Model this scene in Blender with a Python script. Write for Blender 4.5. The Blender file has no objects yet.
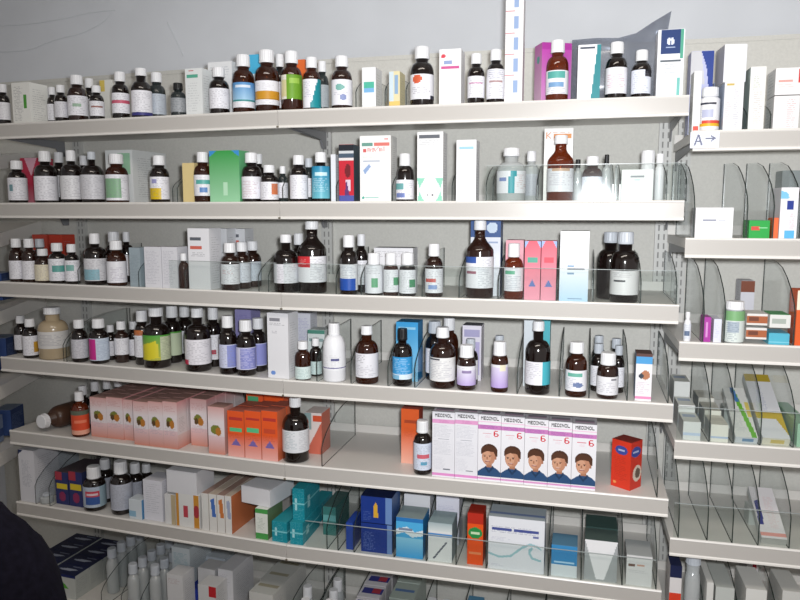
import bpy, math, random
from collections import defaultdict
from mathutils import Vector
random.seed(7)
C = bpy.context.scene.collection
F, PIT, CAMZ = 724.0, 0.12274, 1.55
CP, SP = math.cos(PIT), math.sin(PIT)

# ------------------------------------------------------------------ colour / materials
def lin(c):
    return c/12.92 if c <= .04045 else ((c+.055)/1.055)**2.4
def hx(s):
    return tuple(lin(int(s[i:i+2], 16)/255) for i in (0, 2, 4))
MATS = {}
def mat(name, col, rough=.5, spec=.5, coat=0, metal=0, noise=0, nscale=40):
    m = bpy.data.materials.new(name); m.use_nodes = True
    n = m.node_tree.nodes; b = n['Principled BSDF']; l = m.node_tree.links
    b.inputs['Base Color'].default_value = (*hx(col), 1)
    b.inputs['Roughness'].default_value = rough
    b.inputs['Specular IOR Level'].default_value = spec
    b.inputs['Coat Weight'].default_value = coat
    b.inputs['Metallic'].default_value = metal
    if noise:
        t = n.new('ShaderNodeTexNoise'); t.inputs['Scale'].default_value = nscale
        co = n.new('ShaderNodeTexCoord'); l.new(co.outputs['Object'], t.inputs['Vector'])
        r = n.new('ShaderNodeValToRGB')
        c = hx(col)
        r.color_ramp.elements[0].position = .3; r.color_ramp.elements[1].position = .7
        r.color_ramp.elements[0].color = (*[v*(1-noise) for v in c], 1)
        r.color_ramp.elements[1].color = (*[min(1, v*(1+noise)) for v in c], 1)
        l.new(t.outputs['Fac'], r.inputs['Fac']); l.new(r.outputs['Color'], b.inputs['Base Color'])
    MATS[name] = m
    return m
def clear(name, tint, gl=.12, rough=.06, diff=None, dfac=0):
    """thin see-through plastic or glass: tinted transparency, a glossy skin, some scattering"""
    m = bpy.data.materials.new(name); m.use_nodes = True
    n = m.node_tree.nodes; l = m.node_tree.links; n.clear()
    out = n.new('ShaderNodeOutputMaterial')
    tr = n.new('ShaderNodeBsdfTransparent'); tr.inputs[0].default_value = (*hx(tint), 1)
    g = n.new('ShaderNodeBsdfGlossy'); g.inputs['Roughness'].default_value = rough
    g.inputs['Color'].default_value = (.95, .97, 1, 1)
    base = tr.outputs[0]
    if diff:
        d = n.new('ShaderNodeBsdfDiffuse'); d.inputs[0].default_value = (*hx(diff), 1)
        mm = n.new('ShaderNodeMixShader'); mm.inputs[0].default_value = dfac
        l.new(tr.outputs[0], mm.inputs[1]); l.new(d.outputs[0], mm.inputs[2]); base = mm.outputs[0]
    fr = n.new('ShaderNodeLayerWeight'); pw = n.new('ShaderNodeMath'); pw.operation = 'POWER'; pw.inputs[1].default_value = 4
    l.new(fr.outputs['Facing'], pw.inputs[0]); fr = pw
    ad = n.new('ShaderNodeMath'); ad.operation = 'MULTIPLY_ADD'
    ad.inputs[1].default_value = .2; ad.inputs[2].default_value = gl
    l.new(fr.outputs[0], ad.inputs[0])
    mx = n.new('ShaderNodeMixShader')
    l.new(ad.outputs[0], mx.inputs[0]); l.new(base, mx.inputs[1]); l.new(g.outputs[0], mx.inputs[2])
    l.new(mx.outputs[0], out.inputs[0])
    MATS[name] = m
    return m
mat('shelf_paint', 'dbd8d3', .38, .5)
mat('lip_paint', 'e6e3de', .34, .6)
mat('lip_channel', 'bdb9b4', .3, .6)
mat('joint_plastic', '6b6355', .5)
mat('panel_paint', 'cecdc7', .6, .3, noise=.04, nscale=160)
mat('wall_paint', 'd6d9de', .75, .2, noise=.03, nscale=6)
mat('upright_metal', 'c2c2bf', .4, .5)
mat('slot_dark', '8c8c8a', .7)
mat('bracket_metal', '85868a', .4, .5)
mat('floor_tile', '8f887e', .5, noise=.1, nscale=5)
mat('ceiling_paint', 'dcdcd8', .9)
mat('chalk', 'd6dade', .8)
mat('cap_white', 'ecedf0', .4, .5)
mat('cap_grey', 'c6ccd4', .4, .5)
mat('cap_black', '151618', .35)
mat('glass_dark', '150c0a', .12, .6, coat=.4)
mat('glass_brown', '27120b', .12, .6, coat=.4)
clear('glass_amber', 'b87838', .06, .07, '3c1a0a', .6)
clear('glass_orange', 'd88040', .06, .07, '6e2c0c', .55)
clear('glass_clear', 'e2e6e6', .08, .1, 'dadedf', .6)
clear('plastic_beige', 'e0cfb4', .06, .2, 'c8b596', .75)
mat('plastic_white', 'e9eaee', .35)
mat('glass_slate', '2c3233', .2)
mat('jug_brown', '4a3225', .35)
clear('acrylic', 'fcfdfd', .02, .05)
clear('acrylic_riser', 'f9fbfa', .03, .055)
mat('acrylic_edge', '2c3533', .2, .6)
mat('riser_edge', 'a6aeae', .2, .6)
clear('film', 'd4d8e0', .08, .25, 'a4a9b4', .28)
clear('pouch_blue', '6fb4dd', .1, .2, '5aa6d8', .6)
mat('navy_cloth', '15141f', .95, .1, noise=.25, nscale=90)
mat('skin', 'b98a70', .6)
mat('hair', '1d1512', .7)
mat('jeans', '20242e', .9)
m = mat('print', 'ffffff', .42, .35)
_a = m.node_tree.nodes.new('ShaderNodeAttribute'); _a.attribute_name = 'ink'
m.node_tree.links.new(_a.outputs['Color'], m.node_tree.nodes['Principled BSDF'].inputs['Base Color'])
PRINT = m

# ------------------------------------------------------------------ mesh helpers
def link(name, me, parent=None):
    o = bpy.data.objects.new(name, me); C.objects.link(o)
    if parent: o.parent = parent
    return o
def mesh(name, vs, fs, mats, mi=None, smooth=False, parent=None):
    me = bpy.data.meshes.new(name); me.from_pydata([tuple(v) for v in vs], [], fs)
    for mm in mats: me.materials.append(MATS[mm])
    if mi: me.polygons.foreach_set('material_index', mi)
    if smooth: me.polygons.foreach_set('use_smooth', [True]*len(fs))
    me.update()
    return link(name, me, parent)
class MB:
    def __init__(s): s.v = []; s.f = []; s.m = []
    def add(s, vs, fs, m=0):
        o = len(s.v); s.v += [tuple(v) for v in vs]
        s.f += [tuple(i+o for i in f) for f in fs]; s.m += [m]*len(fs)
    def box(s, a, b, m=0):
        (x0, y0, z0), (x1, y1, z1) = a, b
        s.add([(x0,y0,z0),(x1,y0,z0),(x1,y1,z0),(x0,y1,z0),(x0,y0,z1),(x1,y0,z1),(x1,y1,z1),(x0,y1,z1)],
              [(0,3,2,1),(4,5,6,7),(0,1,5,4),(1,2,6,5),(2,3,7,6),(3,0,4,7)], m)
    def prism(s, A, B, m=0):
        """two matching polygons joined by walls"""
        n = len(A)
        s.add(list(A)+list(B), [tuple(range(n-1, -1, -1)), tuple(range(n, 2*n))] +
              [(i, (i+1) % n, n+(i+1) % n, n+i) for i in range(n)], m)
    def tube(s, pts, r, n=8, m=0):
        vs = []; k = len(pts)
        for i, p in enumerate(pts):
            p = Vector(p); t = (Vector(pts[min(i+1, k-1)])-Vector(pts[max(i-1, 0)])).normalized()
            a = t.cross(Vector((0, 0, 1)))
            if a.length < .01: a = Vector((1, 0, 0))
            a.normalize(); b = t.cross(a)
            for j in range(n):
                q = 2*math.pi*j/n; vs.append(p+a*math.cos(q)*r+b*math.sin(q)*r)
        fs = [(i*n+j, i*n+(j+1) % n, (i+1)*n+(j+1) % n, (i+1)*n+j) for i in range(k-1) for j in range(n)]
        fs += [tuple(range(n-1, -1, -1)), tuple(range((k-1)*n, k*n))]
        s.add(vs, fs, m)
    def build(s, name, mats, parent=None, smooth=False):
        return mesh(name, s.v, s.f, mats, s.m, smooth, parent)
def empty(name, loc, rz=0):
    o = bpy.data.objects.new(name, None); C.objects.link(o); o.empty_display_size = .02
    o.location = loc; o.rotation_euler = (0, 0, rz); return o
def struct(o): o['kind'] = 'structure'; return o
def tag(o, label, cat, group=None):
    o['label'] = label; o['category'] = cat
    if group: o['group'] = group
    return o

# ------------------------------------------------------------------ printed surfaces
FONT = {'M':'10001 11011 10101 10101 10001 10001 10001','E':'11111 10000 10000 11110 10000 10000 11111',
'D':'11110 10001 10001 10001 10001 10001 11110','I':'111 010 010 010 010 010 111','N':'10001 11001 10101 10101 10011 10001 10001',
'O':'01110 10001 10001 10001 10001 10001 01110','L':'10000 10000 10000 10000 10000 10000 11111',
'6':'01110 10000 10000 11110 10001 10001 01110','A':'00100 00100 01010 01010 11111 10001 10001',
'K':'10001 10010 10100 11000 10100 10010 10001','5':'11111 10000 11110 00001 00001 10001 01110',
'm':'00000 00000 11010 10101 10101 10101 10101','g':'00000 00000 01111 10001 01111 00001 01110','/':'00001 00001 00010 00100 01000 10000 10000',
'l':'010 010 010 010 010 010 010','>':'0000100 0000010 0000001 1111111 0000001 0000010 0000100'}
class Canvas:
    """a printed sheet: cells of ink, origin top left"""
    def __init__(s, W, H, base): s.W, s.H = W, H; s.a = [[hx(base)]*W for _ in range(H)]
    def paint(s, ops):
        for op in ops: getattr(s, op[0])(*op[1:])
        return s
    def each(s, test, col):
        c = hx(col)
        for j in range(s.H):
            for i in range(s.W):
                if test((i+.5)/s.W, (j+.5)/s.H): s.a[j][i] = c
    def r(s, x0, y0, x1, y1, col): s.each(lambda x, y: x0 <= x <= x1 and y0 <= y <= y1, col)
    def e(s, cx, cy, rx, ry, col): s.each(lambda x, y: ((x-cx)/rx)**2+((y-cy)/ry)**2 <= 1, col)
    def p(s, pts, col):
        def t(x, y):
            ins = False; n = len(pts)
            for i in range(n):
                (ax, ay), (bx, by) = pts[i], pts[(i+1) % n]
                if (ay > y) != (by > y) and x < (bx-ax)*(y-ay)/(by-ay)+ax: ins = not ins
            return ins
        s.each(t, col)
    def g(s, y0, y1, a, b):
        """printed gradient down the sheet"""
        A, B = hx(a), hx(b)
        for j in range(s.H):
            y = (j+.5)/s.H
            if y0 <= y <= y1:
                t = (y-y0)/(y1-y0); s.a[j] = [tuple(A[k]*(1-t)+B[k]*t for k in range(3))]*s.W
    def t(s, x0, y0, x1, y1, col, pitch=2, dens=.72, mix=.42):
        """rows of small print too small to read"""
        rnd = random.Random(int((x0*31+y0*17+s.W)*1000)); c = hx(col)
        j0, j1, i0, i1 = int(y0*s.H), int(math.ceil(y1*s.H)), int(x0*s.W), int(x1*s.W)
        for j in range(j0, min(j1, s.H), pitch):
            end = i1-rnd.randint(0, max(1, (i1-i0)//3))
            for i in range(i0, min(end, s.W)):
                if rnd.random() < dens:
                    b = s.a[j][i]; s.a[j][i] = tuple(b[k]*(1-mix)+c[k]*mix for k in range(3))
    def T(s, x, y, text, col, k=1):
        i0, j0 = int(x*s.W), int(y*s.H); c = hx(col)
        for ch in text:
            rows = FONT[ch].split()
            for j, row in enumerate(rows):
                for i, b in enumerate(row):
                    if b == '1':
                        for dj in range(k):
                            for di in range(k):
                                jj, ii = j0+j*k+dj, i0+i*k+di
                                if 0 <= jj < s.H and 0 <= ii < s.W: s.a[jj][ii] = c
            i0 += (len(rows[0])+1)*k
def ink(me, cols):
    """one colour per face, stored per corner"""
    at = me.color_attributes.new('ink', 'FLOAT_COLOR', 'CORNER')
    buf = []
    for p, c in zip(me.polygons, cols): buf += [*c, 1]*p.loop_total
    at.data.foreach_set('color', buf)
def sheet_faces(V, Fs, cols, cv, fn):
    o = len(V)
    for j in range(cv.H+1):
        for i in range(cv.W+1): V.append(fn(i/cv.W, j/cv.H))
    w = cv.W+1
    for j in range(cv.H):
        for i in range(cv.W):
            Fs.append((o+j*w+i, o+(j+1)*w+i, o+(j+1)*w+i+1, o+j*w+i+1)); cols.append(cv.a[j][i])
def carton_mesh(name, w, dp, h, front, side, top, res=.0022, base='eeeeee'):
    """local: front face at y=0 from x=-w/2 to w/2, base z=0"""
    V, Fs, cols = [], [], []
    def cvs(spec, ww, hh):
        if isinstance(spec, str): return Canvas(1, 1, spec)
        b, ops = spec[0], spec[1:]
        return Canvas(max(4, int(ww/res)), max(4, int(hh/res)), b).paint(ops)
    a = w/2
    sheet_faces(V, Fs, cols, cvs(front, w, h), lambda u, v: (-a+w*u, 0, h*(1-v)))
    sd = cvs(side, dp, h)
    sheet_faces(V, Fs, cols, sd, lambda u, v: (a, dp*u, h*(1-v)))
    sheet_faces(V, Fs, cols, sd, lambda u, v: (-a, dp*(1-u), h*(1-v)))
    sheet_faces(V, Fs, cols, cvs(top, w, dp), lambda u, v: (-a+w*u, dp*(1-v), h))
    o = len(V); V += [(-a,dp,0),(a,dp,0),(a,dp,h),(-a,dp,h),(-a,0,0),(a,0,0)]
    Fs += [(o,o+3,o+2,o+1),(o,o+1,o+5,o+4)]; cols += [hx(base)]*2
    me = bpy.data.meshes.new(name); me.from_pydata(V, [], Fs); me.materials.append(PRINT); ink(me, cols); me.update()
    return me
def flap_mesh(w, dp, h, col):
    mb = MB(); e = .0012
    mb.box((-w/2+e, .0004, h), (w/2-e, dp-.002, h+.0006)); mb.box((-w/2+.004, dp-.0016, h), (w/2-.004, dp-.0006, h+.0004))
    me = bpy.data.meshes.new('top_flap'); me.from_pydata(mb.v, [], mb.f); me.materials.append(PRINT)
    ink(me, [hx(col)]*len(mb.f)); return me

# ------------------------------------------------------------------ the rack's plan
P = [Vector((-1.2432, 2.2332)), Vector((-.3166, 1.9236)), Vector((.6519, 1.6747)), Vector((1.6245, 1.4422))]
BAY = {}
for k, (a, b) in zip('LMR', zip(P, P[1:])):
    s = (b-a).normalized(); BAY[k] = (a, s, Vector((-s.y, s.x)), (b-a).length)
ZS = dict(A=.2595, B=.0241, C=-.2174, D=-.4547, E=-.6902, F=-.9253, G=-1.235)
ZR = dict(RA=.1803, RB=-.0616, RC=-.3038, RD=-.5424, RE=-.7864, RF=-1.03)
ALLZ = {**ZS, **ZR}
DEP, TR = .33, .003
PHOTO = {'A':[(0,126),(276,108),(690,94)],'B':[(0,206),(278,201),(686,198)],'C':[(0,283),(280,291),(683,305)],
 'D':[(0,358),(283,377),(676,405)],'E':[(8,430),(287,463),(669,499)],'F':[(14,500),(290,546),(661,590)],
 'RA':[(690,129),(800,129)],'RB':[(682,236),(800,240)],'RC':[(679,340),(800,347)],'RD':[(672,440),(800,448)],'RE':[(668,537),(800,550)]}
def W(bay, u, d, z):
    a, s, n, L = BAY[bay]; p = a+s*u+n*d
    return Vector((p.x, p.y, z+CAMZ))
def proj(X, Y, Z):
    zc = Y*CP-Z*SP; return 400+F*X/zc, 300-F*(Y*SP+Z*CP)/zc
def u_at(bay, px, d, z):
    a, s, n, L = BAY[bay]; q = a+n*d; k = px-400
    return (k*(q.y*CP-z*SP)-F*q.x)/(F*s.x-k*s.y*CP)
def bay_of(sh, px):
    if sh[0] == 'R': return 'R'
    z = ZS[sh]; j = proj(P[1].x, P[1].y, z)[0]
    return 'L' if px < j else 'M'
def lip_err(sh, px):
    """shelf edge in this scene minus shelf edge as surveyed, in image rows"""
    if sh not in PHOTO: return 0
    pts = PHOTO[sh]
    for (x0, y0), (x1, y1) in zip(pts, pts[1:]):
        if px <= x1: break
    yo = y0+(y1-y0)*(px-x0)/(x1-x0); b = bay_of(sh, px); z = ALLZ[sh]
    u = u_at(b, px, 0, z); p = W(b, u, 0, z)
    return proj(p.x, p.y, z)[1]-yo
def z_at(bay, u, d, py):
    p = W(bay, u, d, 0); k = py-300
    return (-F*p.y*SP-k*p.y*CP)/(F*CP-k*SP)

# ------------------------------------------------------------------ racks and shelves
NAMES = dict(A='top shelf', B='second shelf', C='third shelf', D='fourth shelf', E='fifth shelf', F='sixth shelf', G='bottom shelf',
 RA='right rack top shelf', RB='right rack second shelf', RC='right rack third shelf', RD='right rack fourth shelf', RE='right rack fifth shelf', RF='right rack bottom shelf')
def place_frame(bay, u0=0): 
    p = W(bay, u0, 0, -CAMZ); s = BAY[bay][1]
    return p, math.atan2(s.y, s.x)
def rack(bay, label, posts, u0, u1, m0, m1):
    p, rz = place_frame(bay)
    r = tag(empty('shelving_rack', p, rz), label, 'shelving rack', 'racks of the long wall')
    mb = MB(); top = CAMZ+.2595+.195
    mb.box((u0, .352, .08), (u1, .372, top-.012)); mb.build('back_panel', ['panel_paint'], r)
    mb = MB(); mb.box((u0, .350, top-.012), (u1, .376, top)); mb.build('top_rail', ['panel_paint'], r)
    mb = MB(); mb.box((u0, .02, 0), (u1, .34, .08)); mb.build('plinth', ['panel_paint'], r)
    for u in posts:
        mb = MB(); mb.box((u-.017, .336, .0805), (u+.017, .352, CAMZ+.262))
        z = .12
        while z < CAMZ+.24:
            for q in (-.007, .007): mb.box((u+q-.002, .3352, z), (u+q+.002, .3361, z+.016), 1)
            z += .025
        mb.build('upright', ['upright_metal', 'slot_dark'], r)
    return r
rack('L', 'left bay of the grey metal rack with plain back panel above the shelves', [.02], -.42, .978, 0, 0)
rack('M', 'middle bay of the grey metal rack between the two visible uprights', [.006, .985], -.003, .998, 0, 0)
rack('R', 'right-hand bay of the metal rack at the edge of the picture', [.04], .003, 1.0, 0, 0)
def shelf(sh, bay, u0, u1, i0, i1, label, sign=None):
    """tray, price lip, back upstand, two brackets; i0,i1 = how much the ends draw in towards the back"""
    z = ALLZ[sh]; p, rz = place_frame(bay); p.z = CAMZ+z
    r = tag(empty('shelf', p, rz), label, 'shelf', 'metal shelves of the long rack')
    mb = MB(); d0, d1 = .0015, DEP
    def quad(d, z): return (u0+i0*d/DEP, d, z), (u1-i1*d/DEP, d, z)
    prof = [(d0, -TR), (d1, -TR), (d1, .022), (d1+.003, .022), (d1+.003, -.024), (d0, -.024)]
    mb.prism([quad(*q)[0] for q in prof], [quad(*q)[1] for q in prof])
    mb.build('tray', ['shelf_paint'], r)
    prof = [(.0012, 0), (-.0015, -.001), (-.003, -.004), (-.0012, -.0065), (-.0005, -.039), (-.003, -.0415), (-.003, -.0455), (0, -.047), (.0012, -.047)]
    mb = MB(); mb.prism([(u0, d, zz) for d, zz in prof], [(u1, d, zz) for d, zz in prof])
    o = mb.build('price_lip', ['lip_paint', 'lip_channel'], r)
    for pl in o.data.polygons:
        if len(pl.vertices) == 4 and -.038 < pl.center.z < -.008 and pl.center.y < .0008: pl.material_index = 1
    for u, q in ((u0+.004+i0*.5, i0), (u1-.007-i1*.5, i1)):
        mb = MB(); bp = [(.01, -.0245), (.325, -.0245), (.325, -.075), (.30, -.075), (.285, -.05), (.01, -.034)]
        mb.prism([(u, d, zz) for d, zz in bp], [(u+.003, d, zz) for d, zz in bp]); mb.build('bracket', ['bracket_metal'], r)
    return r
for sh in 'ABCDEFG':
    zz = ZS[sh]
    lu0 = dict(E=.004, F=.012).get(sh, -.025 if sh in 'ABC' else -.012)
    shelf(sh, 'L', lu0, .976, 0, .012, 'left bay %s board with pale price lip' % NAMES[sh])
    ru1 = dict(A=1.0, B=1.0, C=.999, D=.997, E=.996, F=.99, G=.985)[sh]
    shelf(sh, 'M', .0005, ru1, .012, 0, 'middle bay %s board with pale price lip' % NAMES[sh])
    mb = MB(); mb.box((-.0028, -.0055, -.0455), (.0028, -.0032, -.041)); p, rz = place_frame('M'); p.z = CAMZ+zz
    o = mb.build('joint_clip', ['joint_plastic']); o.location = p; o.rotation_euler.z = rz
    tag(o, 'small brown clip at the lip joint of the %s' % NAMES[sh], 'clip', 'lip joint clips')
for sh in ZR:
    shelf(sh, 'R', .012 if sh == 'RA' else .006 if sh == 'RB' else .0035, .99, 0, 0, '%s board with pale price lip' % NAMES[sh])

# clear dividers ------------------------------------------------
DPRO = [(.006, 0), (.006, .065), (.018, .085), (.045, .108), (.085, .13), (.13, .148), (.19, .158), (.30, .162), (.30, 0)]
DIVS = {'A':(.62,[356,388,409]),'B':(.62,[173,187,283,342,402,452,486,500,537,606,634,664,686]),
 'C':(.7,[80,134,177,220,259,272,338,364,424,459,498,552,593,637,676]),
 'D':(.8,[64,73,288,294,317,352,388,426,460,517,559,590,626,668]),
 'E':(.8,[322,657]),'F':(.92,[36,50,322,338,354,394,427,456,486,548,581,622,656]),
 'G':(.8,[102,124,146,196,246,282,300,322,345,380,418,456,500,540,590]),
 'RB':(1.15,[692,746,776,799]),'RC':(1.15,[705,725,745,768,793]),'RD':(1.15,[681,709,733,760,793]),
 'RE':(1.15,[676,707,732,758,789]),'RF':(.8,[702,738,775]),'RA':(.5,[722,746,770])}
ORD = ['first','second','third','fourth','fifth','sixth','seventh','eighth','ninth','tenth','eleventh','twelfth','thirteenth','fourteenth','fifteenth','sixteenth','seventeenth']
def place_word(i, n):
    if n == 1: return ''
    if i == 0: return 'leftmost'
    if i == n-1: return 'rightmost'
    if n == 3: return 'middle one'
    return ORD[i]+' from the left'
def riser(sh, x0, x1, h, lab):
    b = bay_of(sh, (x0+x1)/2); z = ALLZ[sh]; u0 = u_at(b, x0, .003, z); u1 = u_at(b, x1, .003, z)
    p, rz = place_frame(b); p = W(b, 0, 0, z-TR)
    mb = MB(); mb.box((u0, .0025, .0002), (u1, .0045, h-.0012)); mb.box((u0, .0022, h-.0012), (u1, .0048, h), 1)
    o = mb.build('front_riser', ['acrylic_riser', 'riser_edge']); o.location = p; o.rotation_euler.z = rz
    tag(o, lab, 'riser', 'clear front risers')
riser('B', 486, 684, .088, 'clear front riser along the right end of the second shelf')
riser('C', 170, 277, .082, 'clear front riser left of the lip joint on the third shelf')
riser('C', 284, 678, .082, 'long clear front riser on the middle bay third shelf')
riser('F', 306, 655, .078, 'clear front riser along the middle bay sixth shelf')
riser('RD', 676, 800, .085, 'clear front riser on the right rack fourth shelf')
riser('RE', 673, 800, .09, 'clear front riser on the right rack fifth shelf')

# ------------------------------------------------------------------ goods
ITEMS = []     # (object, look, category, shelf, image x) -> labels are written when all stand
def revolve(prof, n=24):
    vs = [(r*math.cos(2*math.pi*j/n), r*math.sin(2*math.pi*j/n), z) for r, z in prof for j in range(n)]
    k = len(prof)
    fs = [(i*n+j, i*n+(j+1) % n, (i+1)*n+(j+1) % n, (i+1)*n+j) for i in range(k-1) for j in range(n)]
    fs += [tuple(range(n-1, -1, -1)), tuple(range((k-1)*n, k*n))]
    return vs, fs
def bottle_parts(root, R, H, glass, cap, label, l0, l1, style, capw, caph):
    ch = caph*H if style != 'jar' else .2*H
    cr = R*capw; nr = cr*.84; zt = H-ch*.82
    if style == 'jar': sh0, nk = .70*H, .78*H; nr = cr*.9
    elif style == 'tall': sh0, nk = .60*H, .80*H
    elif style == 'plastic': sh0, nk = .55*H, .80*H; 
    else: sh0, nk = .56*H, .74*H
    c = min(.005, R*.2)
    prof = [(R*.55, .0015), (R-c, 0), (R-c*.3, c*.35), (R, c), (R, sh0)]
    for k in range(1, 8):
        a = k/8; q = math.cos(a*math.pi/2); s = math.sin(a*math.pi/2)
        if style == 'tall': q = .5+.5*math.cos(a*math.pi)
        rr = nr+(R-nr)*q; prof.append((rr, sh0+(nk-sh0)*(a if style == 'tall' else s)))
    prof += [(nr, nk), (nr, zt)]
    vs, fs = revolve(prof); mesh('body', vs, fs, [glass], None, True, root)
    n = 36 if cap != 'cap_cup' else 24; vs = []; zb = H-ch
    cp = 'cap_white' if cap == 'cap_cup' else cap
    rings = [(cr*1.0, zb), (cr*1.04, zb+ch*.12), (cr, zb+ch*.16), (cr, zb+ch*.2), (cr*.98, H-ch*.1), (cr*.9, H), (cr*.6, H)]
    for i, (r, z) in enumerate(rings):
        for j in range(n):
            q = 2*math.pi*j/n; rr = r*(.965 if (j % 2 and i in (3, 4)) else 1)
            vs.append((rr*math.cos(q), rr*math.sin(q), z))
    k = len(rings)
    fs = [(i*n+j, i*n+(j+1) % n, (i+1)*n+(j+1) % n, (i+1)*n+j) for i in range(k-1) for j in range(n)]
    fs += [tuple(range(n-1, -1, -1)), tuple(range((k-1)*n, k*n))]
    mesh('cap', vs, fs, [cp], None, False, root)
    if label:
        base, ops = label[0], label[1:]
        hh = (l1-l0)*H; nc, nrw = 26, max(6, int(hh/.0022))
        flat = Canvas(26, nrw, base)
        if not any(o[0] == 't' for o in ops): flat.paint([('t', .1, .12, .95, .95, '8a8a90', 2, .6, .22)])
        flat.paint(ops)
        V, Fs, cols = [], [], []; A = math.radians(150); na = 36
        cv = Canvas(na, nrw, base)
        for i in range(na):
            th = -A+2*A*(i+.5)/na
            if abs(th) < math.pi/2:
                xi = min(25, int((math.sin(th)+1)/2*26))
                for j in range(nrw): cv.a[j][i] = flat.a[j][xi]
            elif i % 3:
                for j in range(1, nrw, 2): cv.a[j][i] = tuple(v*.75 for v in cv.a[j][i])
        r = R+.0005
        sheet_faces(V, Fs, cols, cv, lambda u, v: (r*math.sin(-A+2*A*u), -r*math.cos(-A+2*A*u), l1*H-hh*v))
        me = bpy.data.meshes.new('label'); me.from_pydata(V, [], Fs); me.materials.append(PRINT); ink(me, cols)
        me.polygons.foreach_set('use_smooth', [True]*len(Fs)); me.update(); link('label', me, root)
GL = dict(dk='glass_dark', br='glass_brown', am='glass_amber', orr='glass_orange', cl='glass_clear', be='plastic_beige', wh='plastic_white', sl='glass_slate')
FP = defaultdict(list)      # (shelf, bay) -> footprints already taken
def sep(A, B):
    for Q in (A, B):
        for i in range(len(Q)):
            ax, ay = Q[i][1]-Q[i-1][1], Q[i-1][0]-Q[i][0]
            a = [x*ax+y*ay for x, y in A]; b = [x*ax+y*ay for x, y in B]
            if max(a) <= min(b) or max(b) <= min(a): return True
    return False
def free(key, poly, z0, z1):
    if min(p[1] for p in poly) < .0055 or max(p[1] for p in poly) > .327: return False
    g = plan(key[1], poly)
    return all(z1 <= b or z0 >= c or sep(g, q) for q, b, c in FP[key[0]])
def take(key, poly, z0, z1): FP[key[0]].append((plan(key[1], poly), z0, z1))
def plan(bay, poly):
    out = []
    for u, d in poly: p = W(bay, u, d, 0); out.append((p.x, p.y))
    return out
def disc(u, d, r): return [(u+r*1.02*math.cos(k*math.pi/6), d+r*1.02*math.sin(k*math.pi/6)) for k in range(12)]
def rect(u, d, w, dp, yaw):
    c, s = math.cos(yaw), math.sin(yaw)
    return [(u+x*c-y*s, d+x*s+y*c) for x, y in ((-w/2, 0), (w/2, 0), (w/2, dp), (-w/2, dp))]
CAND = sorted(((du*.0015, dd*.003) for du in range(-8, 9) for dd in range(-8, 41)), key=lambda c: abs(c[0])*4+abs(c[1])*(1 if c[1] > 0 else 1.5))
def settle(key, fn, z0, z1, what):
    for du, dd in CAND:
        if free(key, fn(du, dd), z0, z1):
            if abs(du)*4+abs(dd) > .045: print('MOVED', what, round(du, 4), round(dd, 3))
            take(key, fn(du, dd), z0, z1); return du, dd
    print('NO ROOM', what); return 0, 0
def bottle(sh, px, ytop, w, look, glass='br', label=('e6e6ea',), d=None, cap='cap_white', l=(.13, .55), style='std', capw=.62, caph=.2, turn=0, H=None, cat='bottle', name='medicine_bottle'):
    b = bay_of(sh, px); z = ALLZ[sh]-TR; zc = BAY[b][0].y
    if d is None: d = .028
    u = u_at(b, px, d, z+.04); p = W(b, u, d, z)
    R = w*.5*(p.y*CP-z*SP)/F*.985; d = max(d, .008+R)
    du, dd = settle((sh, b), lambda du, dd: disc(u_at(b, px, d+dd, z+.04)+du, d+dd, R+.0008), z, z+.12, look)
    d += dd; u = u_at(b, px, d, z+.04)+du; p = W(b, u, d, z)
    if H is None: H = z_at(b, u, d, ytop+lip_err(sh, px))-z
    rz = math.atan2(-p.x, p.y)+turn+random.uniform(-.12, .12)
    o = empty(name, (p.x, p.y, p.z+.0003), rz)
    bottle_parts(o, R, H, GL[glass], cap, label, l[0], l[1], style, capw, caph)
    ITEMS.append([o, look, cat, sh, px]); return o
def carton(sh, x0, x1, ytop, look, front=('ececee',), side=None, top=None, d=.02, dp=.055, yaw=0, yb=None, h=None, res=.0022, cat='box', name='medicine_box', flap=True, clr=True):
    pxm = (x0+x1)/2; b = bay_of(sh, pxm); z = ALLZ[sh]-TR
    u0, u1 = u_at(b, x0, d, z+.03), u_at(b, x1, d, z+.03); um = (u0+u1)/2; w = (u1-u0)-.0008
    e = lip_err(sh, pxm); zb = z
    if yb is not None: zb = max(z, z_at(b, um, d, yb+e))+.0008
    hin = h
    if h is None: h = z_at(b, um, d, ytop+e)-zb
    def fn(du, dd):
        a0, a1 = u_at(b, x0, d+dd, z+.03), u_at(b, x1, d+dd, z+.03)
        return rect((a0+a1)/2+du, d+dd, a1-a0-.0004, dp+.0004, yaw)
    du, dd = settle((sh, b), fn, zb, zb+max(h, .02)*.97, look)
    if du or dd:
        d += dd; u0, u1 = u_at(b, x0, d, z+.03), u_at(b, x1, d, z+.03); um = (u0+u1)/2+du; w = (u1-u0)-.0008
        if hin is None: h = z_at(b, um, d, ytop+e)-zb
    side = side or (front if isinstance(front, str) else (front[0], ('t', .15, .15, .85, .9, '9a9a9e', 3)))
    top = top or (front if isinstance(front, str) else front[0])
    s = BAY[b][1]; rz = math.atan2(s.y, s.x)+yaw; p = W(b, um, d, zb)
    o = empty(name, (p.x, p.y, p.z+.0003), rz)
    me = carton_mesh('carton', w, dp, h, front, side, top, res); link('carton', me, o)
    if flap and isinstance(top, str): link('top_flap', flap_mesh(w, dp, h, top if isinstance(top, str) else top[0]), o)
    ITEMS.append([o, look, cat, sh, pxm]); o['w_m'] = w; o['d_m'] = dp; o['h_m'] = h; o['bay'] = b; o['yw'] = yaw
    return o
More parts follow.
